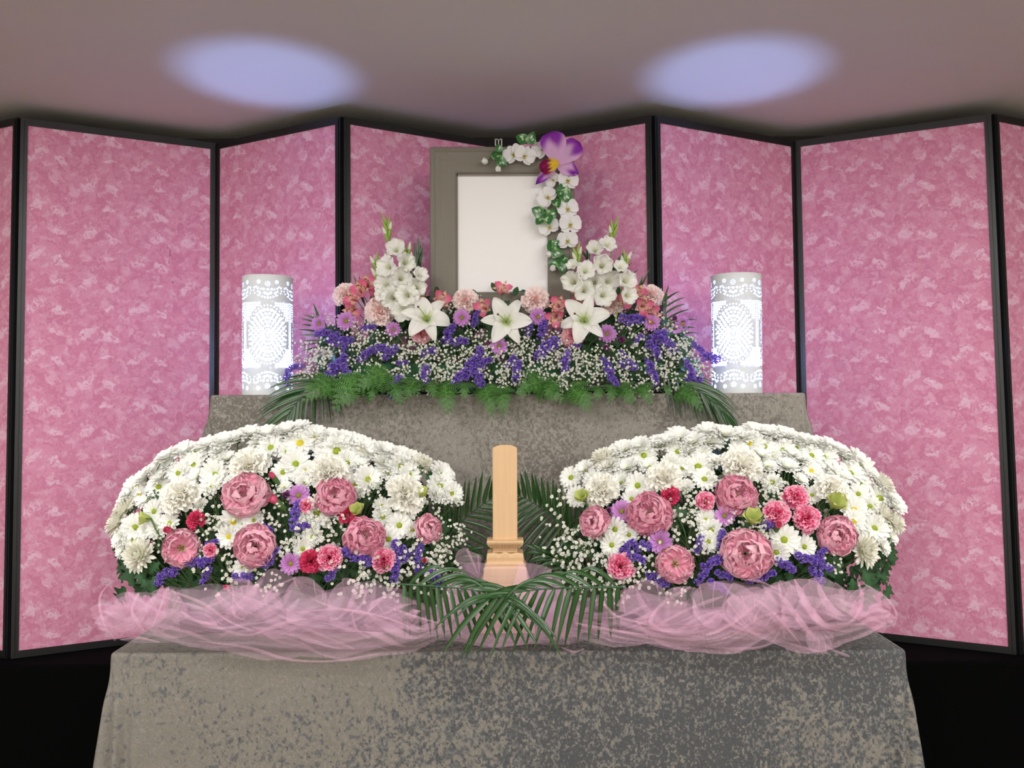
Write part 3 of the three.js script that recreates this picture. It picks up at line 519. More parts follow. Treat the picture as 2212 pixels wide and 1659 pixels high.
[['left', 712, 1205, 56, HOT[0], 'bright pink carnation with pale rims beside a lavender daisy, low on the left mound', "left mound's bright pink carnation", 0.7],
 ['left', 672, 1213, 46, RED, 'raspberry red carnation between a lavender daisy and a bright pink carnation', null, 0.5],
 ['left', 828, 1210, 50, HOT[1], 'pink carnation with a bud below it, under the tall rose-pink lisianthus', null, 0.6],
 ['left', 752, 1112, 40, RED, 'small red carnation below the deep pink lisianthus of the left mound', null, 0.3],
 ['left', 424, 1124, 40, RED, 'small crimson carnation above the open-throated lisianthus of the left mound', null, 0.2],
 ['left', 455, 1189, 32, HOT[0], 'half-open pink carnation beside the open-throated lisianthus of the left mound', null, 0.6],
 ['left', 661, 1093, 30, HOT[1], 'half-hidden bright pink carnation behind the daisy below the lavender daisy', null, 0.4],
 ['right', 1340, 1224, 58, HOT[0], 'bright pink carnation with pale rims near the palm leaves on the right mound', "right mound's lowest bright pink carnation", 0.8],
 ['right', 1447, 1072, 40, RED, 'crimson carnation tucked below a cream carnation on the right mound', null, 0.3],
 ['right', 1523, 1083, 40, HOT[1], 'small coral-pink carnation above a lavender daisy on the right mound', null, 0.3],
 ['right', 1718, 1074, 54, HOT[0], 'uppermost of the three pale-rimmed pink carnations on the right mound', "uppermost of three pale-rimmed carnations", 0.4],
 ['right', 1677, 1110, 54, HOT[1], 'pale-rimmed pink carnation nearest the topmost lisianthus on the right mound', null, 0.35],
 ['right', 1741, 1121, 60, HOT[0], 'lowest of the three pale-rimmed pink carnations on the right mound', "lowest of three pale-rimmed carnations", 0.5],
].forEach(([z, u, v, d, p, l, ph, f]) => single(p, z, u, v, d, 0.05, l, ph, hg, { face: f, out: 0.02 }));
[['left', 326, 1120, 30, 'pale green bud nodding over the outer daisies of the left mound', V(-0.9, 0.1, 0.4)],
 ['left', 777, 1109, 30, 'pale green bud above the tall rose-pink lisianthus of the left mound', V(-0.2, 0.7, 0.8)],
 ['left', 915, 1075, 28, 'pale green bud at the side of the cream carnation nearest the tablet, left mound', V(-0.1, 0.9, 0.5)],
 ['right', 1263, 1080, 30, 'pale green bud at the side of the cream carnation nearest the tablet, right mound', V(-0.4, 0.6, 0.7)],
 ['right', 1622, 1131, 40, 'plump pale green bud above the largest lisianthus of the right mound', V(0, 0.8, 0.7)],
 ['right', 1797, 1097, 42, 'opening pale green bud under the outermost cream carnation', V(0.2, 0.7, 0.8)],
].forEach(([z, u, v, d, l, n]) => single(GBUD, z, u, v, d, 0.033, l, null, gb, { n, out: 0.028 }));
[['left', 593, 1034, 24, 'pink bud below the small daisies beside the topmost cream carnation', V(-0.4, 0.8, 0.5)],
 ['left', 600, 1087, 32, 'pink bud in a green tube to the side of the topmost pink lisianthus', V(-0.6, 0.75, 0.5)],
 ['left', 370, 1150, 30, 'bright pink bud above the open-throated lisianthus of the left mound', V(-0.2, 0.5, 0.8)],
 ['left', 497, 1268, 22, 'small pink bud peeping over the tulle at the base of the left mound', V(-0.4, 0.1, 0.9)],
 ['left', 832, 1222, 28, 'pale pink bud in front of the carnation below the tall rose-pink lisianthus', V(-0.1, 0.4, 0.9)],
 ['left', 769, 1124, 24, 'rosy bud between the pale green bud and the tall rose-pink lisianthus', V(-0.3, 0.5, 0.8)],
 ['left', 914, 1213, 20, 'small pink bud among the violet statice nearest the palm leaves, left mound', V(0.3, 0.4, 0.9)],
 ['right', 1679, 1139, 26, 'pale pink bud above the white daisies beside the largest lisianthus', V(0, 0.6, 0.8)],
].forEach(([z, u, v, d, l, n]) => single(PBUD, z, u, v, d, 0.021, l, null, pb, { n, out: 0.03 }));
const lv = 'lavender daisies';
[['left', 645, 1071, 50, 'l0', "lavender daisy between the two pink lisianthus near the top of the left mound", "left mound's upper lavender daisy"], ['left', 628, 1218, 48, 'l1', 'lavender daisy just above the tulle beside a red carnation', "left mound's lower lavender daisy"], ['left', 619, 1073, 26, 'lb0', 'half-open mauve daisy bud touching the upper lavender daisy of the left mound', null],
 ['right', 1343, 1105, 50, 'l0', 'lavender daisy above left of the deep rose lisianthus on the right mound', "right mound's innermost lavender daisy"], ['right', 1316, 1106, 22, 'lb0', 'half-open mauve daisy bud beside the innermost lavender daisy of the right mound', null], ['right', 1426, 1171, 56, 'l1', 'lavender daisy above the open-throated lisianthus of the right mound', "right mound's lower lavender daisy"],
 ['right', 1565, 1115, 46, 'l0', 'lavender daisy below the topmost pink lisianthus of the right mound', "right mound's middle lavender daisy"], ['right', 1606, 1105, 26, 'lb0', 'half-open mauve daisy bud under the topmost pink lisianthus of the right mound', null],
].forEach(([z, u, v, d, k, l, p]) => single(DP[k], z, u, v, d, k === 'lb0' ? 0.03 : 0.0555, l, p, lv, { face: 0.7, out: 0.015 }));
daisies([...L1, ...L2, ...L3, ...L4], 'left'); daisies([...Q1, ...Q2, ...Q3, ...Q4], 'right');
// statice: each sprig [[u, v, length, angle], ...]
function statice(zone, heads, where, foot) {
  const [u0, v0] = heads[0], c0 = where(u0, v0), t = thing('statice_sprig', '', 'statice', c0.p, 'violet statice sprigs');
  heads.forEach(([u, v, len, ang], i) => {
    const q = where(u, v), h = part('flower_head', t), s = SH[(rm() * 4) | 0]; h.position.copy(q.p).sub(c0.p); h.scale.setScalar(len / F * q.d / 0.042);
    face(h, q.n.clone().lerp(toCam(q.p), 0.5).normalize(), 0); h.rotateZ(ang * Math.PI / 180);
    mesh('cups', s.cups, M.petal, h, 'stuff'); mesh('florets', s.tiny, M.petal, h, 'stuff');
    const f = foot(q.p).sub(c0.p), b = h.position.clone().add(q.n.clone().multiplyScalar(-0.008));
    mesh('stem', tube([b, b.clone().lerp(f, 0.4).add(V(0.004, 0.006, 0)), f], 0.0013, 5, 5), M.stem, t);
  });
  later(t, u0, v0, 'violet statice sprig', zone); return t;
}
const sl = (z) => (u, v) => moundAt(z, u, v, 0.018), sf = (z) => (p) => stemFoot(z, p);
for (const h of [[[458, 1174, 26, 20]], [[578, 1142, 24, -30]], [[641, 1108, 46, 80], [648, 1140, 36, 10]], [[586, 1206, 44, 60]], [[422, 1215, 36, 10], [446, 1211, 32, 25]], [[382, 1226, 40, 45], [349, 1247, 36, 50]], [[446, 1243, 34, 70]], [[525, 1248, 38, 0]], [[747, 1194, 40, 20], [764, 1200, 26, 0]], [[777, 1206, 34, 10], [801, 1216, 42, -15]], [[720, 1239, 36, 50]], [[864, 1189, 44, -65], [881, 1193, 24, 0]], [[906, 1194, 34, 70], [905, 1217, 26, 80]], [[855, 1231, 42, 85]], [[906, 1224, 30, 60], [921, 1237, 38, -30], [942, 1252, 40, -50]]]) statice('left', h, sl('left'), sf('left'));
for (const h of [[[1357, 1182, 36, 40], [1389, 1180, 38, 0]], [[1372, 1206, 40, -20]], [[1420, 1250, 44, -30]], [[1512, 1177, 34, 70]], [[1560, 1165, 36, 80]], [[1535, 1221, 38, 20], [1517, 1247, 34, 50], [1563, 1244, 34, -20], [1549, 1268, 40, -30]], [[1550, 1205, 28, 0]], [[1628, 1250, 30, 10], [1656, 1245, 36, 20]], [[1697, 1223, 40, -30]], [[1740, 1209, 42, -20], [1767, 1213, 26, 0]], [[1775, 1197, 34, 40], [1785, 1225, 30, -20], [1765, 1242, 38, -60]], [[1658, 1134, 30, 0]]]) statice('right', h, sl('right'), sf('right'));
// baby's breath
function gyp(zone, list, where, foot, big = 1) {
  for (const [u, v, s] of list) {
    const q = where(u, v), o = copy(GYP[(rm() * 6) | 0], '', "baby's breath sprigs"); o.position.copy(q.p); o.scale.setScalar((s ?? 1) * big);
    const n = q.n.clone().lerp(toCam(q.p), 0.5).normalize(); face(o, n, (rm() - 0.5) * 1.6);
    addStem(o, M.finestem, q.p.clone().addScaledVector(n, -0.03).add(V(0, -0.02, 0)), foot(q.p), 0.5);
    o.children[o.children.length - 1].position.set(0, -0.055, -0.03);
    later(o, u, v, "baby's breath sprig", zone);
  }
}
const gl = (z) => (u, v) => moundAt(z, u, v, 0.02);
gyp('left', [[345, 1160, 0.7], [470, 1090], [500, 1130, 0.9], [440, 1140, 0.8], [480, 1235], [520, 1210, 0.9], [575, 1050, 0.7], [610, 1110, 0.8], [620, 1160], [625, 1185, 0.8], [690, 1130], [720, 1170], [745, 1140, 0.9], [765, 1240], [800, 1260, 0.9], [845, 1250], [890, 1210], [930, 1180], [955, 1210, 0.9], [965, 1235, 0.8], [950, 1150, 0.8], [985, 1150, 0.7], [800, 1060, 0.8], [830, 1100, 0.7], [960, 1085, 0.8], [700, 1100, 0.7], [570, 1260, 0.8], [930, 1260, 0.9], [420, 1190, 0.6]], gl('left'), sf('left'));
gyp('right', [[1225, 1115], [1205, 1155, 0.9], [1225, 1200], [1260, 1195], [1270, 1240], [1300, 1255, 0.9], [1280, 1215, 0.9], [1315, 1275, 0.8], [1385, 1230, 0.9], [1400, 1200, 0.8], [1475, 1080, 0.9], [1510, 1130, 0.8], [1500, 1090, 0.7], [1460, 1140], [1440, 1260, 0.8], [1550, 1030, 0.9], [1575, 1080, 0.7], [1640, 1070, 0.9], [1660, 1090, 0.8], [1660, 1040, 0.7], [1590, 1140, 0.7], [1640, 1160, 0.8], [1640, 1130, 0.7], [1720, 1060, 0.7], [1490, 1210, 0.8], [1540, 1180, 0.7], [1790, 1210, 0.7], [1340, 1250, 0.8], [1245, 1270, 0.7]], gl('right'), sf('right'));
// dark leaves: filler inside each mound, single leaves at its edges; the tray beneath
const DK1 = C('#2a4a2a'), DK2 = C('#38603a');
const fillLeaf = leafGeo(0.075, 0.024, 3, DK1, DK2, 0.6);
function filler(name, label, n, put) {
  const im = new THREE.InstancedMesh(fillLeaf, M.leaf, n), o = new THREE.Object3D();
  for (let i = 0; i < n; i++) { put(o, i); o.updateMatrix(); im.setMatrixAt(i, o.matrix); }
  im.name = numbered(name); im.castShadow = im.receiveShadow = true; im.userData = { label, category: 'foliage', kind: 'stuff' }; scene.add(im);
}
for (const z of ['left', 'right']) {
  filler('foliage', `dark green leaves packed between the stems inside the ${z} flower mound`, 420, (o) => {
    const a = (rm() * 2 - 1) * 0.93, top = 1268 - 330 * Math.sqrt(Math.max(0, 1 - a * a * 0.92)), v = lerp(1272, top + 25, rm()), u = MOUND[z].cx + a * MOUND[z].hw, q = moundAt(z, u, v, -0.055 - rm() * 0.06);
    o.position.copy(q.p); o.quaternion.setFromUnitVectors(ZAX, q.n.clone().add(V((rm() - 0.5), (rm() - 0.5), 0.3)).normalize()); o.rotateZ(rm() * 6.28); o.scale.setScalar(0.6 + rm() * 0.6);
  });
  const f = MOUND[z].foam, t = thing('flower_tray', `black plastic tray holding the stems of the ${z} flower mound behind the tulle`, 'tray', V(f.x, TOP1 + 0.001, f.z));
  mesh('tray', new RoundedBoxGeometry(0.46, 0.05, 0.17, 2, 0.008).translate(0, 0.03, 0), std({ color: C('#0d120f'), roughness: 0.6 }), t);
  mesh('foam', new RoundedBoxGeometry(0.42, 0.05, 0.14, 2, 0.012).translate(0, 0.07, 0), std({ color: C('#2f6040'), roughness: 1 }), t);
}
const mumLeaf = [leafGeo(0.06, 0.02, 3.5, DK1, DK2, 0.5), leafGeo(0.05, 0.017, 4.5, DK1, DK2, 0.9)];
[['left', 300, 1232, 40, 200, 'dark lobed leaf drooping under the double chrysanthemum at the outer edge, left mound'], ['left', 310, 1252, 50, 215, 'dark leaf curling down to the tulle at the outer corner of the left mound'], ['left', 335, 1245, 45, 170, 'dark lobed leaf pointing down beside the statice, left mound corner'], ['left', 345, 1215, 45, 130, 'dark leaf between the double chrysanthemum and the pink lisianthus, left mound'], ['left', 345, 1080, 40, 60, 'dark leaf showing behind the outermost cream carnation, left mound'], ['left', 405, 1105, 40, -30, 'dark leaf under the outermost cream carnation, left mound'], ['left', 910, 1025, 45, 20, 'dark leaf behind the upper inner daisies, left mound'], ['left', 920, 1035, 40, -50, 'small dark leaf above the innermost cream carnation, left mound'], ['left', 470, 1265, 50, 190, 'dark leaf over the tulle below the statice, left mound front'], ['left', 640, 1262, 45, 170, 'dark leaf under the lower lavender daisy, left mound'],
 ['right', 1865, 1230, 55, 200, 'dark lobed leaf under the lowest double chrysanthemum, right mound'], ['right', 1885, 1240, 50, 165, 'broad dark leaf hanging at the outer corner of the right mound'], ['right', 1905, 1160, 40, 215, 'thin dark leaf poking out past the outer daisies, right mound'], ['right', 1840, 1250, 50, 185, 'dark leaf above the tulle at the outer end, right mound'], ['right', 1820, 1215, 55, 120, 'large dark leaf beside the violet statice, right mound'], ['right', 1795, 1255, 60, 150, 'dark leaf behind the tulle peak, right mound'], ['right', 1590, 1262, 50, 160, 'dark leaf below the largest lisianthus, right mound'], ['right', 1700, 1255, 55, 200, 'dark leaf between two statice sprigs low on the right mound'], ['right', 1755, 1150, 45, 30, 'dark leaf above the small white daisy beside the outermost lisianthus'], ['right', 1875, 1110, 40, 40, 'dark leaf in the gap between the outer white daisies, right mound'], ['right', 1450, 1100, 45, -100, 'dark leaf under the crimson carnation, right mound'],
].forEach(([z, u, v, len, ang, label], i) => {
  const q = moundAt(z, u, v, 0.004), m = mesh('chrysanthemum_leaf', mumLeaf[i % 2], M.leaf, scene); m.userData = { label, category: 'leaf', group: 'dark leaves at the edges of the mounds' };
  m.position.copy(q.p); m.scale.setScalar(len / F * q.d / 0.055); face(m, q.n.clone().lerp(toCam(q.p), 0.6).normalize(), ang * Math.PI / 180);
});
mark(1090, 1060, 'wooden tablet', 'centre');

// ---------- the arrangement on the rear table ----------
function upAt(u, v, out = 0) {
  const a = clamp((u - 1095) / 430, -1.2, 1.2), b = clamp((850 - v) / 215, -0.2, 1.15), d = 2.40 + 0.15 * Math.pow(Math.max(0, b), 1.2) + 0.03 * a * a - out;
  return { p: at(u, v, d), n: V(a * 0.6, 0.05 + 0.75 * b, 1).normalize(), a, b, d };
}
const upFoot = (p) => V(lerp(p.x, at(1095, 800, 2.53).x, 0.3), TOP2 + 0.06, lerp(p.z, -2.53, 0.85));
function upper(proto, u, v, d, size, label, phrase, group, o = {}) {
  const t = copy(proto, label, group), q = upAt(u, v, o.out ?? 0.02); t.position.copy(q.p); t.scale.setScalar(d / F * q.d / size);
  face(t, o.n ?? q.n.clone().lerp(toCam(q.p), o.face ?? 0.5).normalize(), o.spin ?? rm() * 6.28); addStem(t, M.stem, q.p, upFoot(q.p), 1.3);
  if (phrase) mark(u, v, phrase, 'upper'); return t;
}
const paleCol = (s, t) => mixc(C('#ffd0c8'), C('#fff1ee'), smoothstep(t, 0.35, 1)), roseCol = (s, t) => mixc(C('#ec8ba0'), C('#f8c9cf'), smoothstep(t, 0.4, 1));
const PALE = [carnation('carnation', 31, paleCol), carnation('carnation', 32, paleCol)], ROSE = carnation('carnation', 33, roseCol, 0.032, 0.9);
const ug = 'pale pink carnations of the rear arrangement';
[[822, 674, 62, PALE[0], 'pale salmon carnation below the gladioli and beside a lily, lantern side left of the frame', 'pale carnation under the left gladioli', 0.5], [747, 637, 54, PALE[1], 'blush carnation at the outer end next to pink alstroemeria, left of the frame', 'outer left blush carnation', 0.2],
 [1005, 650, 54, PALE[1], 'pale pink carnation between the left and middle lilies, under the picture', 'pale carnation left of the middle lily', 0.5], [1156, 650, 58, PALE[0], 'pale pink carnation between the middle and right lilies, under the picture', 'pale carnation right of the middle lily', 0.4],
 [1322, 660, 46, PALE[1], 'salmon carnation tucked behind the petals of the lily on the right', 'salmon carnation behind the right lily', 0.3], [1406, 640, 52, PALE[0], 'blush carnation at the outer end next to pink alstroemeria, right of the frame', 'outer right blush carnation', 0.2],
 [910, 722, 48, ROSE, 'rose-pink carnation half hidden under the left lily', 'rose carnation under the left lily', 0.6], [1237, 726, 54, ROSE, 'rose-pink carnation half hidden under the right lily', 'rose carnation under the right lily', 0.7],
].forEach(([u, v, d, p, l, ph, f]) => upper(p, u, v, d, 0.07, l, ph, ug, { face: f }));
// lilies
function lily(label, u, v, size, n, spin, shape) {
  const q = upAt(u, v, 0.055), t = thing('lily', label, 'lily', q.p, 'white lilies in front of the frame');
  const rr = rng(u | 0);
  const gP = (k) => petal({ len: 0.088, w: k % 2 ? 0.019 : 0.026, prof: 'lily', up: 0.95, curl: -0.6 - shape[k] * 0.8, curl2: -0.75 * shape[k], cup: 0.32, ruf: 0.0025, freq: 2.2, ph: rr() * 6, rib: 0.002, nu: 8, nv: 16, col: (s, tt) => mixc(mixc(C('#c6d38b'), C('#f8f7f2'), tt * 3.4), C('#eef0e0'), (1 - Math.abs(s) * 3) * 0.6 * (tt < 0.95 ? 1 : 0)) });
  for (let k = 0; k < 6; k++) mesh('petal', gP(k).translate(0, 0.002, k % 2 ? -0.001 : 0.001).rotateZ(k * Math.PI / 3), M.petal, t);
  for (let k = 0; k < 6; k++) { const a = k * Math.PI / 3 + 0.4, e = V(Math.cos(a) * 0.017, Math.sin(a) * 0.017, 0.045); mesh('filament', paint(taper([V(0, 0, 0), V(e.x * 0.4, e.y * 0.4, 0.025), e], 0.0011, 0.0006), C('#b9cf6e')), M.leaf, t); }
  const pe = V(-0.016, 0.022, 0.062); mesh('pistil', paint(taper([V(0, 0, 0), V(-0.004, 0.006, 0.03), pe], 0.0018, 0.0013), C('#a9bd6a')), M.leaf, t);
  mesh('stigma', paint(new THREE.SphereGeometry(0.0036, 8, 6).translate(pe.x, pe.y, pe.z), C('#6b4a3a')), M.centre, t, undefined, 'brown three-lobed tip');
  mesh('throat', paint(new THREE.LatheGeometry([[0.002, -0.03], [0.005, -0.012], [0.008, 0.003], [0.011, 0.011]].map(([x, y]) => new THREE.Vector2(x, y)), 12).rotateX(Math.PI / 2), C('#c9d79a')), M.petal, t);
  t.scale.setScalar(size); face(t, n, spin); addStem(t, M.stem, q.p.clone().addScaledVector(n, -0.03), upFoot(q.p), 1.8);
}
lily('open white lily on the left, just under the gladioli, partly covering a rose carnation', 922, 692, 1.0, V(0.05, 0.35, 1).normalize(), 0.35, [0.75, 0.5, 0.7, 0.8, 1.1, 0.9]);
lily('open white lily in the middle directly below the frame, facing the viewer', 1094, 696, 1.0, V(0, 0.1, 1).normalize(), 0.5, [0.5, 0.6, 0.5, 0.6, 0.6, 1.0]);
lily('open white lily on the right below the gladioli, above a rose carnation', 1262, 694, 1.02, V(-0.1, 0.2, 1).normalize(), 0.75, [0.6, 1.1, 0.7, 0.5, 0.9, 0.6]);
mark(922, 692, 'left lily', 'upper'); mark(1094, 696, 'middle lily', 'upper'); mark(1262, 694, 'right lily', 'upper');
// gladioli
function gladFloret(parent, p, n, s, spin, seed) {
  const f = part('floret', parent), rr = rng(seed), open = [1, 0.75, 1.05, 0.6][seed % 4]; f.position.copy(p); face(f, n, spin); f.scale.setScalar(s * 1.08);
  for (let k = 0; k < 6; k++) mesh('petal', petal({ len: 0.05, w: k % 2 ? 0.014 : 0.018, prof: 'broad', up: 1.3, curl: (-0.5 - 0.5 * rr()) * open, curl2: -0.55 * open, cup: 0.22, ruf: 0.0045, freq: 1.6 + rr(), ph: rr() * 6, nu: 8, nv: 9, col: (q, t) => mixc(C('#dfe3b4'), C('#f7f7f0'), t * 2.2) }).translate(0, 0.002, 0).rotateZ(k * Math.PI / 3 + rr() * 0.15), M.petal, f);
  mesh('stamens', merge([0, 1, 2].map((k) => paint(tube([V(0, 0, 0), V(0.004 * Math.cos(k * 2.1), 0.004 * Math.sin(k * 2.1) + 0.003, 0.034)], 0.0009, 4), C('#ecebd2')))), M.centre, f);
}
function gladiolus(label, base, tip, d, florets, buds, seed) {
  const P0 = at(base[0], base[1], d), P1 = at(tip[0], tip[1], d + 0.015), mid = P0.clone().lerp(P1, 0.55).add(V((P1.x - P0.x) * 0.12, 0.008, 0)), curve = new THREE.CatmullRomCurve3([P0, mid, P1]), rr = rng(seed);
  const t = thing('gladiolus_spike', label, 'gladiolus', P0, 'white gladiolus spikes either side of the frame'), rel = (p) => p.sub(P0);
  mesh('stem', taper([V(0, 0, 0), rel(mid.clone()), rel(P1.clone())], 0.0038, 0.0012, 6, 12), std({ color: C('#8aa352'), roughness: 0.6 }), t);
  florets.forEach(([u, v, s, nx, ny], i) => { const h = part, p = at(u, v, d - 0.02 - 0.008 * (i % 3)); gladFloret(t, rel(p), V(nx, ny, 1).normalize(), s, rr() * 6, seed + i); });
  buds.forEach((k, i) => {
    const p = curve.getPoint(k), side = i % 2 ? 1 : -1, up = curve.getTangent(k), dir = up.clone().add(V(side * 0.28, 0, 0.25)).normalize(), b = part('bud', t); b.position.copy(rel(p)); face(b, dir, 0); const s = 1.5 - 0.6 * (k - 0.3);
    b.scale.setScalar(s);
    mesh('bract', paint(new THREE.LatheGeometry([[0.0008, -0.003], [0.004, 0.004], [0.0052, 0.014], [0.003, 0.028], [0.0006, 0.04]].map(([x, y]) => new THREE.Vector2(x, y)), 8).rotateX(Math.PI / 2), (q) => mixc(C('#7f9f3f'), C('#a8bd63'), q.z / 0.04)), M.leaf, b);
    if (k < 0.82) mesh('petal_tip', paint(new THREE.LatheGeometry([[0.002, 0.02], [0.0052, 0.028], [0.004, 0.038], [0.0008, 0.046]].map(([x, y]) => new THREE.Vector2(x, y)), 8).rotateX(Math.PI / 2).translate(0, 0.002, 0), C('#f1f0d8')), M.petal, b);
  });

}
gladiolus('tallest white gladiolus left of the frame, with green buds at its tip', [868, 690], [836, 482], 2.53, [[858, 545, 0.92, 0, 0.3], [845, 580, 0.95, -0.4, 0.1], [872, 570, 0.95, 0.4, 0], [840, 618, 1.0, -0.3, 0], [865, 605, 1.0, 0.2, 0.1], [852, 645, 1.05, 0, 0]], [0.74, 0.8, 0.86, 0.91, 0.96], 61);
gladiolus('leaning white gladiolus left of the frame, with long green buds in front of the tallest', [905, 690], [878, 536], 2.5, [[897, 625, 0.95, 0.3, 0.1], [882, 640, 1.0, 0, 0], [903, 600, 0.72, 0.5, 0.4], [875, 672, 0.95, -0.1, 0]], [0.5, 0.6, 0.7, 0.8, 0.9], 67);
gladiolus('short budded gladiolus at the outer side, left of the frame', [846, 680], [812, 566], 2.5, [[832, 640, 0.7, -0.4, 0.2]], [0.45, 0.6, 0.75, 0.9], 71);
gladiolus('tallest white gladiolus right of the frame, with green buds at its tip', [1300, 690], [1326, 488], 2.53, [[1285, 545, 0.8, -0.1, 0.3], [1308, 535, 0.75, 0.3, 0.4], [1298, 578, 1.05, 0, 0.1], [1310, 610, 1.0, 0.2, 0], [1285, 612, 0.95, -0.4, 0], [1300, 640, 1.0, 0.1, 0]], [0.78, 0.84, 0.9, 0.95], 73);
gladiolus('white gladiolus leaning towards the frame, with pale buds, right of it', [1270, 690], [1246, 545], 2.5, [[1242, 612, 1.1, -0.3, 0], [1262, 590, 0.85, 0.1, 0.2], [1240, 580, 0.6, -0.4, 0.5], [1260, 630, 0.9, 0, 0]], [0.68, 0.78, 0.86, 0.94], 79);
gladiolus('white gladiolus leaning outwards, farthest right of the frame', [1330, 690], [1352, 556], 2.5, [[1345, 610, 0.98, 0.3, 0.1], [1338, 582, 0.6, 0.1, 0.5], [1350, 640, 0.85, 0.3, 0]], [0.66, 0.78, 0.9], 83);
// alstroemeria: streaked pink trumpets on shared stems
function alstro(label, list) {
  const c = upAt(...list[0], 0.02), t = thing('alstroemeria', label, 'alstroemeria', c.p, 'pink alstroemeria sprays'), rr = rng(list[0][0]);
  for (const [u, v, nx, ny, s] of list) {
    const q = upAt(u, v, 0.025), f = part('floret', t); f.position.copy(q.p).sub(c.p); face(f, V(nx, ny, 1).normalize(), rr() * 6); f.scale.setScalar(1.4 * (s ?? 1));
    for (let k = 0; k < 6; k++) { const inner = k % 2; mesh('petal', petal({ len: 0.032, w: inner ? 0.0062 : 0.0098, prof: inner ? 'lily' : 'broad', up: 1.2, curl: -0.75, curl2: -0.2, cup: 0.4, ruf: 0.0012, freq: 2, ph: k, nu: 6, nv: 8, col: inner ? (a, b) => (b > 0.3 && b < 0.8 && Math.abs(Math.sin(a * 9 + b * 17)) > 0.82 ? C('#8a2f3c') : mixc(mixc(C('#e8a5a8'), C('#f5e2b4'), b * 2), C('#e88aa2'), smoothstep(b, 0.7, 0.95))) : (a, b) => mixc(C('#f3bcc0'), C('#e56d90'), smoothstep(b, 0.25, 0.85)) }).translate(0, 0.0015, 0).rotateZ(k * Math.PI / 3 + 0.1 * rr()), M.petal, f); }
    mesh('stamens', merge([0, 1, 2, 3].map((k) => paint(tube([V(0, 0, 0), V(0.003 * Math.cos(k * 1.6), 0.003 * Math.sin(k * 1.6), 0.022)], 0.0006, 4), C('#b0505c')))), M.centre, f);
    const ft = upFoot(q.p).sub(c.p); mesh('stem', tube([f.position.clone(), f.position.clone().lerp(ft, 0.4).add(V(0, 0.01, -0.01)), ft], 0.0014, 5, 5), M.stem, t);
  }
}
alstro('pink alstroemeria spray beside the outer left blush carnation', [[772, 650, -0.5, 0.1], [795, 622, 0.2, 0.6], [782, 634, -0.1, 0.4], [812, 642, 0.5, 0.2], [768, 668, -0.3, -0.4]]);
alstro('pink alstroemeria showing above the left lily', [[912, 643, -0.2, 0.4], [948, 653, 0.5, 0.3]]);
alstro('salmon alstroemeria behind the middle lily, below the blank picture', [[1084, 636, 0.1, 0.8], [1052, 668, -0.5, 0.1]]);
alstro('salmon alstroemeria between the pale carnation and the right lily', [[1208, 664, -0.2, 0.2], [1203, 682, -0.3, -0.4], [1248, 652, 0.2, 0.6]]);
alstro('pink alstroemeria with streaked throats beside the outer right blush carnation', [[1355, 652, -0.2, 0.2], [1385, 662, 0.2, -0.1], [1372, 640, 0.2, 0.5], [1400, 678, 0.5, -0.2]]);
mark(785, 645, 'alstroemeria left of the frame', 'upper'); mark(1375, 655, 'alstroemeria right of the frame', 'upper');
[[748, 694, 44, 'l0', 'lavender daisy below the outer left blush carnation', 'left lavender daisy'], [690, 700, 36, 'l1', 'pale lavender daisy nearest the left lantern', 'lavender daisy nearest the left lantern'], [850, 713, 36, 'l1', 'half-hidden lavender daisy between the pale carnation and the left lily', null], [998, 687, 40, 'l0', 'lavender daisy below the pale carnation, between the left and middle lilies', 'lavender daisy between left and middle lilies'], [1162, 686, 42, 'l1', 'lavender daisy below the pale carnation, between the middle and right lilies', 'lavender daisy between middle and right lilies'],
 [1078, 748, 40, 'l0', 'mauve daisy hanging just below the middle lily', 'mauve daisy below the middle lily'], [1083, 774, 16, 'lb0', 'closed mauve daisy bud under the mauve daisy below the middle lily', null], [1311, 722, 44, 'l1', 'lavender daisy touching the lowest petals of the right lily', 'lavender daisy beside the right lily'], [1307, 754, 22, 'lb0', 'mauve daisy bud below the lavender daisy beside the right lily', null], [1340, 737, 26, 'lb0', 'mauve half-open daisy outward of the lavender daisy beside the right lily', null], [1407, 697, 38, 'l0', 'lavender daisy under the outer right blush carnation', 'right lavender daisy'], [1474, 700, 36, 'l1', 'pale lavender daisy nearest the right lantern', 'lavender daisy nearest the right lantern'], [1455, 690, 18, 'lb0', 'mauve bud beside the lavender daisy nearest the right lantern', null],
].forEach(([u, v, d, k, l, p]) => upper(DP[k], u, v, d, k === 'lb0' ? 0.032 : 0.0555, l, p, 'lavender daisies of the rear arrangement', { face: 0.6, out: 0.025 }));
mark(742, 800, 'fern fronds at the left end', 'upper'); mark(1090, 820, 'fern fronds at the middle', 'upper'); mark(1400, 820, 'fern fronds at the right end', 'upper'); mark(640, 800, 'palm frond over the left lantern', 'upper'); mark(1540, 790, 'palm frond over the right lantern', 'upper');
const ul = (u, v) => upAt(u, v, 0.022);
for (const h of [[[699, 721, 34, 5], [718, 729, 30, 30]], [[734, 740, 36, 20], [753, 738, 26, 40], [744, 748, 24, 80]], [[630, 796, 24, 30], [645, 791, 20, 0], [620, 815, 28, 80]], [[736, 784, 40, 60], [718, 812, 50, 85], [750, 810, 42, -60]], [[790, 768, 36, 40], [816, 755, 38, 15]], [[840, 762, 36, 35]], [[868, 785, 24, 0]], [[852, 836, 44, 60]], [[918, 808, 36, 80]], [[928, 759, 30, 10]], [[797, 707, 28, 0]], [[970, 722, 42, 65], [990, 740, 38, 0]], [[1029, 690, 34, 70]], [[1035, 765, 34, 80]], [[1016, 790, 44, 50], [1045, 787, 36, 30], [995, 815, 48, 35], [1033, 815, 40, -70]], [[1103, 783, 30, 50], [1118, 801, 40, 80]]]) statice('upper', h, ul, upFoot);
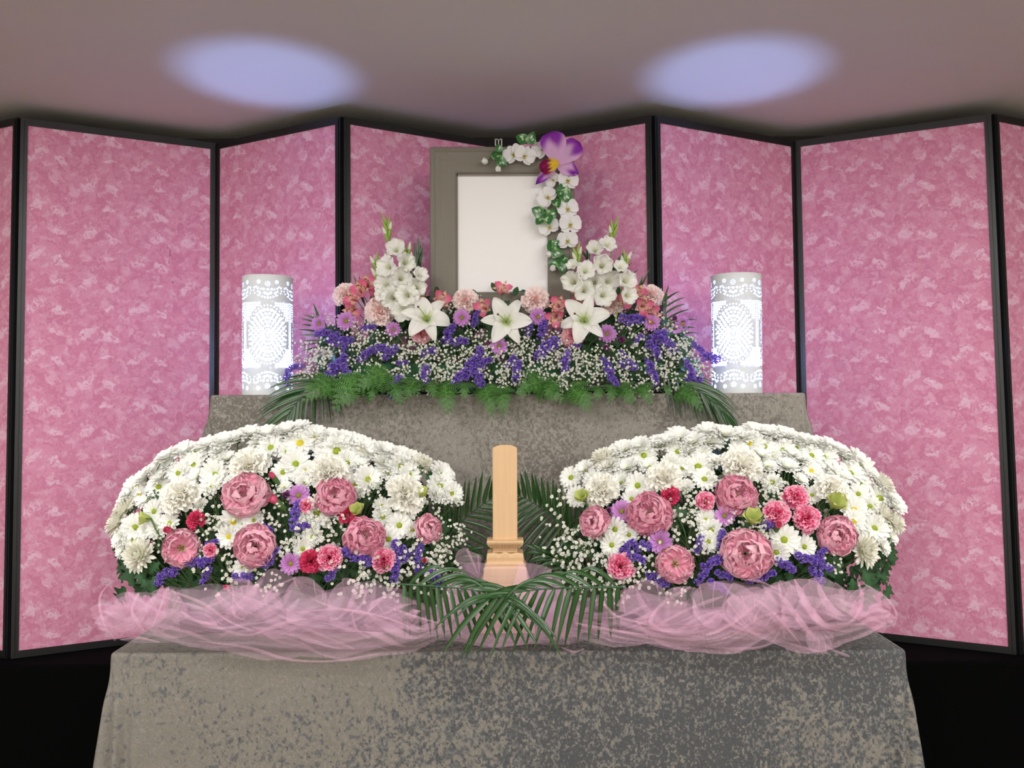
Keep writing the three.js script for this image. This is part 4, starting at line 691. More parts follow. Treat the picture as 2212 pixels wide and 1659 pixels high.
for (const h of [[[1141, 714, 30, 70]], [[1173, 712, 40, 75]], [[1182, 750, 56, 30]], [[1221, 785, 38, 75], [1223, 768, 24, 60]], [[1365, 693, 50, -5]], [[1379, 732, 26, 40]], [[1420, 726, 40, 25], [1443, 744, 46, -50], [1415, 757, 40, -65]], [[1347, 770, 28, -50], [1357, 788, 36, -20]], [[1309, 783, 28, -45], [1316, 803, 32, -70], [1323, 822, 38, -65]], [[1402, 784, 22, -60], [1407, 808, 44, -75]], [[1507, 753, 28, -40], [1536, 772, 40, -20]], [[1486, 793, 30, -70], [1492, 814, 28, 20], [1505, 824, 42, -55]], [[1245, 745, 20, 0]]]) statice('upper', h, ul, upFoot);
gyp('upper', [[670, 745], [690, 770], [650, 770, 0.9], [720, 760], [770, 700, 0.8], [760, 735], [800, 730], [810, 690, 0.7], [840, 790], [860, 740, 0.9], [890, 760], [905, 800], [930, 830, 0.8], [940, 780], [960, 760], [970, 810], [980, 655, 0.8], [960, 670, 0.7], [1030, 655, 0.7], [1010, 720, 0.8], [1040, 740], [1060, 780], [1075, 820, 0.9], [1010, 765, 0.9]], ul, upFoot, 0.82);
gyp('upper', [[1100, 760], [1130, 760], [1150, 790], [1100, 800], [1180, 800], [1200, 730, 0.8], [1195, 690, 0.8], [1210, 760], [1240, 790], [1260, 770, 0.9], [1280, 800], [1300, 770, 0.9], [1340, 700, 0.8], [1370, 715, 0.9], [1380, 760], [1360, 810], [1390, 840, 0.8], [1440, 700, 0.9], [1450, 730], [1470, 760], [1460, 790], [1430, 800], [1490, 740, 0.8], [1510, 800, 0.8], [1220, 820, 0.8], [1125, 715, 0.7], [850, 620, 0.6], [1150, 730, 0.8], [700, 690, 0.7], [1180, 775]], ul, upFoot, 0.82);
gyp('upper', [...Array(44)].map((_, i) => { const u = 665 + (i % 22) * 40 + (rm() - 0.5) * 30; return [u, 765 + (i > 21 ? 42 : 0) + (rm() - 0.5) * 30 + 12 * Math.abs(u - 1095) / 400, 0.85]; }), ul, upFoot, 0.82);
filler('foliage', 'dark green leaves filling the arrangement on the rear table behind the flowers', 700, (o) => {
  const a = rm() * 2 - 1, u = 1095 + a * 400, top = 640 + 95 * a * a, v = lerp(845, top, rm()), q = upAt(u, v, -0.04 - rm() * 0.04);
  o.position.copy(q.p); o.quaternion.setFromUnitVectors(ZAX, q.n.clone().add(V((rm() - 0.5), (rm() - 0.5), 0.3)).normalize()); o.rotateZ(rm() * 6.28); o.scale.setScalar(0.5 + rm() * 0.5);
});
{
  const p = at(1095, 800, 2.53), t = thing('flower_tray', 'dark tray and foam holding the stems of the arrangement on the rear table', 'tray', V(p.x, TOP2 + 0.001, -2.52));
  mesh('tray', new RoundedBoxGeometry(1.0, 0.04, 0.12, 2, 0.008).translate(0, 0.02, 0), std({ color: C('#0d120f'), roughness: 0.6 }), t);
  mesh('foam', new RoundedBoxGeometry(0.96, 0.06, 0.09, 2, 0.012).translate(0, 0.065, 0), std({ color: C('#2f6040'), roughness: 1 }), t);
}
// single smooth leaves that show between the pale flowers
const smooth = leafGeo(0.05, 0.012, 0, C('#2a4a2a'), C('#38603a'), 0.4);
[[760, 650, 40, 170, 'dark pointed leaf in front of the outer left blush carnation'], [1030, 650, 44, 20, 'dark upright leaf beside the pale carnation left of the middle lily'], [1072, 630, 36, 25, 'leaf rising below the picture beside the salmon alstroemeria'], [1043, 668, 34, 60, 'leaf tip between the pale carnation and the middle lily'], [1230, 668, 40, -40, 'leaf between the salmon alstroemeria and the right lily'], [1185, 660, 34, -30, 'dark leaf beside the pale carnation right of the middle lily'], [1333, 640, 36, -10, 'dark leaf above the right alstroemeria'], [1370, 668, 34, 20, 'dark leaf between the streaked alstroemeria florets'], [1405, 668, 36, -60, 'dark leaf under the outer right blush carnation'], [870, 610, 30, 150, 'short leaf between gladiolus florets, left of the frame'], [946, 640, 36, 10, 'dark leaf behind the left lily beside the frame'], [795, 660, 36, -150, 'leaf under the left alstroemeria spray'], [1110, 640, 36, -20, 'leaf behind the upper petals of the middle lily'], [1275, 640, 34, 10, 'leaf behind the upper petals of the right lily'],
].forEach(([u, v, len, ang, label]) => { const q = upAt(u, v, 0.005), m = mesh('smooth_leaf', smooth, M.leaf, scene); m.userData = { label, category: 'leaf', group: 'smooth leaves among the pale flowers' }; m.position.copy(q.p); m.scale.setScalar(len * 0.72 / F * q.d / 0.05); face(m, V(0, 0.2, 1).normalize(), ang * Math.PI / 180); });

// ---------- ferns ----------
const PIN = [0, 1, 2].map((k) => {                           // a toothed pinna along +y
  const pos = [], ix = [], cols = [], n = 9, rr = rng(k + 50), a = C('#305e22'), b = C('#558a36');
  const put = (x, y, z, c) => { pos.push(x, y, z); cols.push(c.r, c.g, c.b); return pos.length / 3 - 1; };
  for (let i = 0; i < n; i++) {
    const t0 = i / n, t1 = (i + 1) / n, w = 0.4 * Math.pow(1 - t0, 0.8) * (i ? 1 : 0.6) * (0.9 + rr() * 0.2) + 0.02;
    const c0 = put(0, t0, 0, a), c1 = put(0, t1, 0, a);
    for (const s of [-1, 1]) { const e0 = put(s * w * 0.8, t0 + 0.05, 0.03 * w, b), tip = put(s * w, t0 + 0.14 * (1 - t0) + 0.04, -0.05 * w, b), e1 = put(s * w * 0.42, t1 - 0.015, 0.02, b); s > 0 ? ix.push(c0, e0, c1, e0, e1, c1, e0, tip, e1) : ix.push(c0, c1, e0, e0, c1, e1, e0, e1, tip); }
  }
  const g = new THREE.BufferGeometry(); g.setAttribute('position', new THREE.Float32BufferAttribute(pos, 3)); g.setAttribute('color', new THREE.Float32BufferAttribute(cols, 3)); g.setAttribute('uv', new THREE.Float32BufferAttribute(new Float32Array(pos.length / 3 * 2), 2)); g.setIndex(ix); g.computeVertexNormals(); return g;
});
const M_fern = phys({ vertexColors: true, roughness: 0.55, side: THREE.DoubleSide, transmission: 0.2, thickness: 0 });
function fern(label, root, tip, wide, dz = 0.05) {      // root and tip in pixels
  const A = at(root[0], root[1], 2.4), B = at(tip[0], tip[1], 2.4 - dz), m = A.clone().lerp(B, 0.5).add(V(0, 0.012, 0.02)), cv = new THREE.CatmullRomCurve3([A, m, B]), L = cv.getLength(), t = thing('fern_frond', label, 'fern', A, 'leatherleaf fern fronds along the table edge'), rr = rng(root[0] * 3 + tip[1]);
  mesh('midrib', taper([V(0, 0, 0), m.clone().sub(A), B.clone().sub(A)], 0.0012, 0.0005, 4, 8), M.stem, t);
  const n = 7;
  for (let i = 0; i < n; i++) for (const s of [-1, 1]) {
    const k = 0.06 + 0.9 * (i + (s > 0 ? 0.4 : 0)) / n, p = cv.getPointAt(k).sub(A), tg = cv.getTangentAt(k), nrm = V(0, 0.35, 1).addScaledVector(tg, -tg.dot(V(0, 0.35, 1))).normalize(), side = new THREE.Vector3().crossVectors(nrm, tg).multiplyScalar(-s), dir = side.multiplyScalar(0.82).addScaledVector(tg, 0.6).addScaledVector(nrm, (rr() - 0.5) * 0.3).normalize(), len = L * wide * 0.92 * (1.02 - k) * (0.9 + 0.2 * rr()) + 0.004;
    const q = mesh('pinna', PIN[(rr() * 3) | 0], M_fern, t); q.position.copy(p); const x = new THREE.Vector3().crossVectors(dir, nrm).normalize(), z = new THREE.Vector3().crossVectors(x, dir); q.quaternion.setFromRotationMatrix(new THREE.Matrix4().makeBasis(x, dir, z)); q.scale.setScalar(len);
  }
}
const fl = (w) => `${w}`;
[[[735, 825], [650, 872], 0.5, 0, 'bright fern frond pointing outwards near the left palm frond'], [[790, 810], [718, 892], 0.55, 0, 'fern frond hanging lowest at the left end of the table edge'], [[845, 805], [762, 850], 0.5, 0, 'bright fern frond spreading under the left statice pair'], [[845, 825], [868, 878], 0.55, 0, 'fern frond pointing down beside the long statice, left of the middle'], [[905, 820], [875, 868], 0.55, 0, 'fern frond left of the frond with drooping tip, under the left lily'], [[960, 822], [970, 900], 0.55, 0, 'drooping fern frond whose tip hangs over the cloth left of the middle'], [[925, 825], [940, 862], 0.5, 1, 'short fern frond between two hanging ones left of the middle'], [[1045, 830], [1066, 905], 0.5, 0, 'left of the two long fern fronds hanging at the middle'], [[1080, 832], [1090, 905], 0.45, 0, 'right of the two long fern fronds hanging at the middle'], [[1010, 825], [1000, 866], 0.5, 1, 'short fern frond left of the long middle pair'], [[1180, 825], [1112, 856], 0.55, 0, 'bright fern frond spreading leftwards right of the middle'], [[1160, 832], [1218, 872], 0.55, 0, 'bright fern frond pointing down and right, right of the middle'], [[1225, 835], [1278, 892], 0.6, 1, 'broad fern frond hanging lowest right of the middle'], [[1200, 830], [1180, 865], 0.5, 0, 'short bright fern frond beside the lowest hanging one'], [[1290, 832], [1292, 868], 0.55, 0, 'fern frond under the long violet statice right of the middle'], [[1330, 835], [1370, 876], 0.6, 0, 'bright fern frond hanging right of the long violet statice'], [[1370, 835], [1408, 876], 0.55, 0, 'bright fern frond at the right end pointing down'], [[1320, 830], [1318, 872], 0.5, 0, 'short fern frond between two bright ones at the right'], [[1430, 835], [1446, 858], 0.5, 1, 'small fern frond at the right end beside the palm'], [[1460, 845], [1520, 890], 0.45, 1, 'small-leaved fern frond running out under the right palm frond'], [[690, 830], [660, 850], 0.5, 1, 'small fern frond at the foot of the left palm frond'], [[1130, 832], [1125, 862], 0.5, 1, 'short fern frond just right of the long middle pair'], [[820, 835], [800, 868], 0.5, 1, 'short fern frond between the left hanging fronds'], [[890, 832], [905, 858], 0.45, 1, 'short fern frond below the left rose carnation'],
].forEach(([a, b, w, , l]) => fern(l, a, b, w));

// ---------- palms ----------
function palm(label, pts, o) {                                // pts: [u, v, d] along the midrib; o.A, o.B: the two rows of leaflets
  const P = pts.map((q) => at(...q)), O = P[0].clone(), cv = new THREE.CatmullRomCurve3(P.map((p) => p.clone().sub(O))), t = thing('palm_frond', label, 'palm', O, o.group ?? 'palm fronds'), rr = rng(o.seed ?? 1);
  mesh('midrib', taper(P.map((p) => p.clone().sub(O)), o.r ?? 0.0026, 0.001, 5, 14), std({ color: C('#2f5230'), roughness: 0.45 }), t);
  for (const row of [o.A, o.B]) if (row) for (let i = 0; i < row.n; i++) {
    const f = row.n > 1 ? i / (row.n - 1) : 0.5, k = lerp(row.from ?? 0.02, row.to ?? 0.98, f), b = cv.getPointAt(k), an = (lerp(row.a0, row.a1, f) + (rr() - 0.5) * 9) * Math.PI / 180, len = lerp(row.l0, row.l1, f) * (1 + 0.25 * Math.sin(f * Math.PI) * (row.mid ?? 0)) * (0.9 + rr() * 0.2), zz = (row.z ?? 0.15) + (rr() - 0.5) * 0.25, dir = V(Math.cos(an), Math.sin(an), zz).normalize(), dr = (row.droop ?? 0.25) * (0.8 + rr() * 0.4), w = (row.w ?? 0.0058) * (0.85 + rr() * 0.3);
    const N = 9, sp = (q) => b.clone().addScaledVector(dir, len * q * (1 - 0.15 * dr * q)).add(V(0, -dr * len * q * q * (0.6 + 0.4 * q), (row.fall ?? 0) * len * q * q)), nrm = V((rr() - 0.5) * 0.9, 0.35 + (rr() - 0.5) * 0.6, 1).normalize();
    const c1 = mixc(C('#162e13'), C('#21421a'), rr()), c2 = C('#2b5422');
    const g = grid(2, N, (s, q) => { const p = sp(q), tg = sp(Math.min(1, q + 0.02)).sub(sp(Math.max(0, q - 0.02))).normalize(), x = new THREE.Vector3().crossVectors(tg, nrm).normalize(), up = new THREE.Vector3().crossVectors(x, tg), wd = w * Math.min(1, 0.35 + q * 4) * Math.pow(1 - Math.pow(q, 2.4), 0.8); return p.addScaledVector(x, (s * 2 - 1) * wd).addScaledVector(up, Math.abs(s * 2 - 1) * wd * 0.35); }, (s) => (s === 0.5 ? c2 : c1));
    mesh('leaflet', g, M.palm, t);
  }
  return t;
}
palm('palm frond laid over the front edge from the left mound, leaflets hanging down', [[860, 1262, 1.83], [960, 1268, 1.79], [1045, 1280, 1.77], [1110, 1315, 1.76]], { seed: 3, A: { n: 11, from: 0.1, a0: 48, a1: -15, l0: 0.15, l1: 0.13, droop: 0.55, z: 0.1, w: 0.0054, mid: 0.6 }, B: { n: 17, from: 0.06, a0: -93, a1: -55, l0: 0.105, l1: 0.095, droop: 0.1, z: 0.06, fall: 0, w: 0.006, mid: 0.35 } });
palm('palm frond laid over the front edge from the right mound, leaflets hanging down', [[1345, 1268, 1.81], [1240, 1270, 1.78], [1140, 1276, 1.765], [1050, 1296, 1.755]], { seed: 8, A: { n: 11, from: 0.05, a0: 132, a1: 182, l0: 0.16, l1: 0.12, droop: 0.55, z: 0.1, w: 0.0054, mid: 0.7 }, B: { n: 17, from: 0.04, a0: -88, a1: -138, l0: 0.08, l1: 0.135, droop: 0.3, z: 0.06, w: 0.0063, mid: 0.45 } });
palm('palm frond standing behind the left mound beside the tablet', [[935, 1215, 2.12], [985, 1140, 2.13], [1035, 1095, 2.13], [1075, 1070, 2.12]], { seed: 12, A: { n: 13, from: 0.02, a0: 97, a1: 76, l0: 0.15, l1: 0.07, droop: 0.02, z: 0.05, w: 0.0062, mid: 0.5 }, B: { n: 13, from: 0.08, a0: -20, a1: 5, l0: 0.16, l1: 0.06, droop: 0.22, z: 0.1, w: 0.0055 } });
palm('palm frond standing behind the right mound beside the tablet', [[1245, 1175, 2.12], [1195, 1120, 2.13], [1150, 1085, 2.13], [1108, 1066, 2.12]], { seed: 14, A: { n: 14, from: 0.02, a0: 88, a1: 104, l0: 0.13, l1: 0.06, droop: 0.04, z: 0.1, w: 0.0062, mid: 0.6 }, B: { n: 16, from: 0.02, a0: 236, a1: 200, l0: 0.17, l1: 0.07, droop: 0.22, z: 0.1, w: 0.0055, mid: 0.4 } });
palm('palm frond low behind the left mound, leaflets running towards the tablet base', [[900, 1270, 2.02], [950, 1225, 2.05], [1005, 1195, 2.06]], { seed: 15, A: { n: 8, a0: 60, a1: 30, l0: 0.1, l1: 0.07, droop: 0.15 }, B: { n: 9, a0: -5, a1: 10, l0: 0.12, l1: 0.06, droop: 0.2 } });
palm('palm frond low behind the right mound, leaflets running towards the tablet base', [[1290, 1270, 2.02], [1240, 1225, 2.05], [1180, 1195, 2.06]], { seed: 16, A: { n: 8, a0: 120, a1: 150, l0: 0.1, l1: 0.07, droop: 0.15 }, B: { n: 9, a0: 185, a1: 170, l0: 0.14, l1: 0.06, droop: 0.25 } });
const pg2 = 'palm fronds of the rear arrangement';
palm('palm frond drooping over the table edge in front of the left lantern', [[725, 815, 2.44], [680, 838, 2.40], [648, 862, 2.38], [622, 895, 2.36]], { seed: 21, group: pg2, A: { n: 13, a0: 168, a1: 215, l0: 0.19, l1: 0.11, droop: 0.3, z: 0.1, w: 0.0048, mid: 0.3 }, B: { n: 12, a0: -75, a1: -108, l0: 0.12, l1: 0.11, droop: 0.1, w: 0.0046, z: 0.1 } });
palm('palm frond fanning from the left end towards the left lantern above the drooping one', [[740, 760, 2.5], [705, 735, 2.5], [690, 690, 2.5]], { seed: 22, group: pg2, A: { n: 10, a0: 192, a1: 155, l0: 0.11, l1: 0.06, droop: 0.12, w: 0.0038 }, B: { n: 4, a0: 90, a1: 110, l0: 0.09, l1: 0.06, droop: 0.05, w: 0.0038 } });
palm('palm frond drooping over the table edge in front of the right lantern', [[1430, 812, 2.44], [1480, 830, 2.40], [1525, 855, 2.38], [1560, 890, 2.36]], { seed: 23, group: pg2, A: { n: 15, a0: 12, a1: -45, l0: 0.17, l1: 0.08, droop: 0.35, z: 0.1, w: 0.0046, mid: 0.4 }, B: { n: 14, a0: -80, a1: -62, l0: 0.12, l1: 0.08, droop: 0.1, w: 0.0044, z: 0.1 } });
palm('palm frond fanning from the right end towards the right lantern above the drooping one', [[1420, 780, 2.5], [1440, 720, 2.5], [1432, 650, 2.5]], { seed: 24, group: pg2, A: { n: 11, a0: -2, a1: 42, l0: 0.13, l1: 0.07, droop: 0.2, w: 0.0038 }, B: { n: 3, from: 0.7, a0: 95, a1: 75, l0: 0.06, l1: 0.06, droop: 0, w: 0.0038 } });
palm('upright palm tip between the left gladioli and the frame', [[893, 680, 2.57], [898, 620, 2.57], [903, 575, 2.57]], { seed: 25, group: pg2, A: { n: 4, from: 0.4, a0: 100, a1: 94, l0: 0.13, l1: 0.11, droop: 0, z: 0, w: 0.0052 }, B: { n: 5, from: 0.4, a0: 76, a1: 86, l0: 0.14, l1: 0.1, droop: 0, z: 0, w: 0.0052 } });
palm('upright palm tip outward of the left gladioli', [[800, 690, 2.56], [785, 650, 2.56], [775, 625, 2.56]], { seed: 26, group: pg2, A: { n: 3, from: 0.5, a0: 112, a1: 108, l0: 0.07, l1: 0.05, droop: 0, z: 0, w: 0.004 }, B: { n: 2, from: 0.3, a0: 70, a1: 92, l0: 0.09, l1: 0.05, droop: 0, z: 0, w: 0.004 } });
palm('upright palm tip between the frame and the right gladioli', [[1275, 660, 2.57], [1272, 600, 2.57], [1273, 560, 2.57]], { seed: 27, group: pg2, A: { n: 4, from: 0.4, a0: 96, a1: 90, l0: 0.11, l1: 0.08, droop: 0, z: 0, w: 0.0042 }, B: { n: 2, from: 0.6, a0: 120, a1: 130, l0: 0.08, l1: 0.06, droop: 0, z: 0, w: 0.004 } });
palm('palm tip slanting outward behind the right gladioli', [[1300, 660, 2.57], [1312, 610, 2.57], [1325, 578, 2.57]], { seed: 28, group: pg2, A: { n: 6, from: 0.3, a0: 36, a1: 58, l0: 0.13, l1: 0.06, droop: 0, z: 0, w: 0.0052 }, B: null });
palm('pair of palm blades outward of the right gladioli', [[1365, 690, 2.57], [1372, 660, 2.57], [1378, 630, 2.57]], { seed: 29, group: pg2, A: { n: 3, from: 0.4, a0: 75, a1: 72, l0: 0.09, l1: 0.06, droop: 0, z: 0, w: 0.004 }, B: { n: 2, from: 0.1, a0: 50, a1: 62, l0: 0.12, l1: 0.09, droop: 0, z: 0, w: 0.004 } });

// ---------- the blank portrait frame with its orchid garland ----------
{
  const D = 2.6, c = at(1085, 505, D), k = D / F, w = 312 * k, h = 372 * k, bw = 58 * k, t = thing('portrait_frame', 'grey wooden portrait frame holding a blank white sheet above the rear flowers', 'frame', V(c.x, TOP2, -D));
  const top = at(1085, 320, D).y - TOP2, bot = top - h;
  const grainT = texture(512, 256, (x, y) => { const n = fbm(x * 6, y * 90, 200, 3); return mix3([117, 111, 100], [125, 119, 107], n); }, true, 1, 1), wood = std({ map: grainT, roughness: 0.62 });
  const prof = [[0, -0.012], [0, 0.014], [0.003, 0.0185], [0.016, 0.0215], [0.0185, 0.0195], [bw - 0.006, 0.0185], [bw - 0.003, 0.017], [bw, 0.012], [bw, -0.006]];   // from the outer edge inwards
  const sideBar = (a, b, inn) => grid(1, prof.length - 1, (s, q) => { const [o, z] = prof[Math.round(q * (prof.length - 1))]; const p = V(lerp(a[0], b[0], s), lerp(a[1], b[1], s), z); p.x += (s ? inn[1][0] : inn[0][0]) * o; p.y += (s ? inn[1][1] : inn[0][1]) * o; return p; });
  const x0 = -w / 2, x1 = w / 2;
  const bars = [[[x0, top], [x1, top], [[1, -1], [-1, -1]]], [[x1, top], [x1, bot], [[-1, -1], [-1, 1]]], [[x1, bot], [x0, bot], [[-1, 1], [1, 1]]], [[x0, bot], [x0, top], [[1, 1], [1, -1]]]];
  const names = ['top', 'side', 'bottom', 'side'];
  bars.forEach(([a, b, n], i) => { const g = sideBar(a, b, n).toNonIndexed(); g.computeVertexNormals(); mesh('moulding', g, wood, t); });
  const sheet = new THREE.BoxGeometry(w - 2 * bw + 0.004, h - 2 * bw + 0.004, 0.002); sheet.translate(0, (top + bot) / 2, -0.001); mesh('picture', sheet, std({ color: C('#f1efee'), roughness: 0.65 }), t, undefined, 'blank white sheet');
  mesh('spacer', merge([new THREE.BoxGeometry(0.003, h - 2 * bw, 0.008).translate(x0 + bw + 0.0015, (top + bot) / 2, 0.002), new THREE.BoxGeometry(w - 2 * bw, 0.005, 0.008).translate(0, top - bw - 0.0025, 0.002)]), std({ color: C('#9c958c'), roughness: 0.7 }), t);
  const back = new THREE.BoxGeometry(w - 0.01, h - 0.01, 0.006); back.translate(0, (top + bot) / 2, -0.01); mesh('back_board', back, std({ color: C('#4d453c'), roughness: 0.9 }), t);
  for (const s of [-1, 1]) mesh('stand_leg', new THREE.BoxGeometry(0.03, bot + 0.01, 0.02).translate(s * 0.12, (bot + 0.01) / 2, -0.002), std({ color: C('#3a342e'), roughness: 0.8 }), t);
  // little silver clip on the top rail
  const p = at(1077, 306, D), cl = thing('metal_clip', 'small silver slotted clip standing on the top edge of the portrait frame', 'clip', V(p.x, TOP2 + top, -D + 0.004)), sl = std({ color: C('#c9c9c6'), metalness: 0.9, roughness: 0.3 });
  const b = (ww, hh, x, y) => new THREE.BoxGeometry(ww, hh, 0.003).translate(x, y, 0);
  mesh('bracket', merge([b(0.003, 0.02, -0.008, 0.012), b(0.003, 0.02, 0.008, 0.012), b(0.003, 0.02, 0, 0.012), b(0.007, 0.003, -0.0065, 0.0215), b(0.007, 0.003, 0.0065, 0.0215), b(0.019, 0.003, 0, 0.003)]), sl, cl);
  cl.scale.setScalar(1.25); mesh('foot', b(0.006, 0.004, 0, 0.0), sl, cl);
  // garland
  const GD = 2.57, g0 = at(1180, 420, GD), gar = thing('orchid_garland', 'artificial garland of white moth orchids, one purple orchid and variegated leaves over the frame corner', 'garland', g0);
  const z8 = (x, y, dz = 0) => at(900 + x / 4.365, 260 + y / 4.365, GD - dz).sub(g0);
  mesh('wire', tube([z8(640, 400), z8(760, 320), z8(900, 300), z8(1100, 300), z8(1300, 360), z8(1420, 520), z8(1330, 700), z8(1360, 860), z8(1380, 1000), z8(1380, 1120), z8(1330, 1250), z8(1360, 1400)], 0.0022, 5, 50), M.stem, gar);
  const ow = (s, q) => mixc(C('#e6ebdc'), C('#f7f6f6'), q * 3), oPet = petal({ len: 0.036, w: 0.027, prof: 'round', up: 0.12, curl: 0.15, curl2: -0.3, cup: 0.12, ruf: 0.001, freq: 1.5, nu: 8, nv: 9, col: ow }), oSep = petal({ len: 0.034, w: 0.0145, prof: 'oval', up: -0.05, curl: 0.1, cup: 0.15, nu: 6, nv: 8, col: ow });
  const lipG = merge([petal({ len: 0.014, w: 0.005, prof: 'oval', up: 0.9, curl: -1.2, cup: 0.7, nu: 4, nv: 6, col: (s, q) => mixc(C('#d9d97c'), C('#c9a35a'), q) }).rotateZ(Math.PI), petal({ len: 0.011, w: 0.0045, prof: 'oval', up: 1.0, curl: -0.4, cup: 0.8, nu: 4, nv: 5, col: flat(C('#dfe58e')) }).rotateZ(1.9), petal({ len: 0.011, w: 0.0045, prof: 'oval', up: 1.0, curl: -0.4, cup: 0.8, nu: 4, nv: 5, col: flat(C('#dfe58e')) }).rotateZ(-1.9)]);
  const colG = merge([paint(new THREE.SphereGeometry(0.0034, 8, 6).scale(1, 1.4, 1.5).translate(0, 0.002, 0.006), C('#f2eeee')), paint(new THREE.SphereGeometry(0.0016, 6, 5).translate(0, -0.0035, 0.009), C('#8d5a4a'))]);
  for (const [x, y, dz, rot, nx, ny, s] of [[910, 320, 0.0, 0.5, -0.15, 0.1, 1.0], [1020, 335, 0.012, -0.4, 0.1, 0, 1.0], [1180, 275, 0.006, 0.7, -0.1, 0.2, 1.0], [1282, 562, 0.004, 0.9, -0.3, 0, 0.72], [1425, 565, 0.008, -0.15, 0.15, 0, 1.0], [1230, 725, 0.0, 0.9, -0.2, 0, 0.98], [1420, 832, 0.01, 0.2, 0.2, 0.05, 1.05], [1445, 978, 0.012, 0.0, 0.2, -0.05, 1.08], [1248, 1000, 0.002, 0.4, -0.2, -0.1, 0.98], [1420, 1130, 0.008, 0.1, 0.1, -0.15, 1.0]]) {
    const o = part('moth_orchid', gar); o.position.copy(z8(x, y, 0.008 + dz)); face(o, V(nx, ny, 1).normalize(), rot); o.scale.setScalar(s * 0.98);
    for (const a of [0, 2.25, -2.25]) mesh('sepal', oSep, M.petal, o).rotation.z = a;
    for (const a of [1.35, -1.35]) { const m = mesh('petal', oPet, M.petal, o); m.rotation.z = a; m.position.z = 0.002; }
    mesh('lip', lipG, M.petal, o, undefined, 'yellow-green lip'); mesh('column', colG, M.petal, o);
  }
  const cat = part('purple_orchid', gar), cp = z8(1335, 400, 0.03); cat.position.copy(cp);
  const pur = (s, q) => mixc(C('#e2b4dd'), C('#9336b0'), smoothstep(q + 0.12 * Math.sin(s * 5), 0.45, 0.8));
  for (const [ang, len, w, pr, up] of [[15, 0.088, 0.043, 'broad', 0.28], [-48, 0.082, 0.036, 'broad', 0.25], [-118, 0.066, 0.025, 'lily', 0.05], [-5, 0.093, 0.016, 'oval', 0.0], [132, 0.088, 0.017, 'oval', 0.02]]) { const m = mesh('petal', petal({ len: len * 1.12, w, prof: pr, up, curl: -0.2, curl2: -0.25, cup: 0.12, ruf: 0.004, freq: 2.2, ph: ang, nu: 12, nv: 12, serr: 0.012, col: pur }), M.petal, cat); m.rotation.z = ang * Math.PI / 180; }
  const lp = mesh('lip', petal({ len: 0.066, w: 0.023, prof: 'broad', up: 0.6, curl: -0.9, curl2: -0.3, cup: 0.45, ruf: 0.004, freq: 2.5, nu: 12, nv: 12, col: (s, q) => mixc(C('#e8c63a'), C('#8c1250'), smoothstep(q + s * 0.12 + 0.08 * Math.sin(s * 11), 0.42, 0.58)) }), M.petal, cat, undefined, 'yellow and crimson lip'); lp.rotation.z = 118 * Math.PI / 180; lp.position.z = 0.006;
  const budG = petal({ len: 0.024, w: 0.011, prof: 'oval', up: 1.0, curl: 0.9, curl2: 0.4, cup: 0.8, nu: 5, nv: 7, col: flat(C('#f4f3ee')) });
  for (const [x, y, nx, ny] of [[668, 385, -0.9, -0.2], [782, 440, -0.5, -0.7], [1275, 1268, -0.8, 0], [1290, 1370, -0.2, -0.8]]) { const bb = part('bud', gar); bb.position.copy(z8(x, y, 0.015)); face(bb, V(nx, ny, 0.45).normalize(), 0); for (let i = 0; i < 3; i++) mesh('petal', budG, M.petal, bb).rotation.z = i * 2.094; mesh('sphere_core', paint(new THREE.SphereGeometry(0.0095, 10, 8).scale(1, 1, 1.1).translate(0, 0, 0.009), C('#f4f3ee')), M.petal, bb).name = 'core'; }
  const ivy = (seed) => grid(6, 8, (a, q) => { const s = a * 2 - 1, wd = 0.0145 * Math.pow(Math.sin(Math.PI * Math.min(1, 0.06 + 0.94 * Math.pow(q, 0.6))), 0.7); return V(s * wd, q * 0.033, 0.003 * Math.sin(q * 3) - 0.25 * (1 - Math.abs(s)) * wd * 0.5); }, (a, q) => { const s = a * 2 - 1, n = vnoise(s * 2 + seed * 3 + 9, q * 4 + seed, 50); return Math.abs(s + 0.2 * Math.sin(q * 5 + seed)) < 0.16 && q > 0.25 && q < 0.72 ? C('#cfe0c2') : n > 0.7 ? C('#8fb47c') : mixc(C('#2a5a2a'), C('#3c7a3a'), n); });
  const IV = [1, 2, 3].map(ivy);
  const shine = phys({ vertexColors: true, roughness: 0.3, side: THREE.DoubleSide });
  [[745, 320, 30, 1.1], [775, 262, 10, 0.8], [805, 392, -120, 1.1], [765, 350, 150, 0.8], [990, 168, 60, 1.2], [1085, 172, -20, 1.2], [1040, 180, -80, 0.8], [1392, 640, -20, 1.5], [1415, 716, -110, 1.3], [1355, 700, 170, 1.0], [1325, 790, 200, 1.0], [1140, 858, 60, 1.25], [1170, 940, 140, 1.25], [1232, 938, 190, 1.25], [1278, 882, -60, 1.25], [1205, 870, 0, 0.8], [1280, 1170, 20, 1.3], [1325, 1252, -100, 1.2], [1296, 1340, 100, 1.1], [1390, 1300, 0, 0.9], [1368, 1395, 190, 1.0], [1408, 1352, -80, 0.9], [1360, 1330, 45, 0.8], [1310, 1160, -60, 0.8]].forEach(([x, y, an, s], i) => { const m = mesh('ivy_leaf', IV[i % 3], shine, gar), a = an * Math.PI / 180; m.position.copy(z8(x, y, 0.02 + (i % 3) * 0.004)).add(V(Math.sin(a) * 0.016 * s, -Math.cos(a) * 0.016 * s, 0)); face(m, V(Math.sin(i) * 0.35, 0.2 + 0.3 * Math.cos(i * 2), 1).normalize(), a); m.scale.setScalar(s * 1.05); });
}

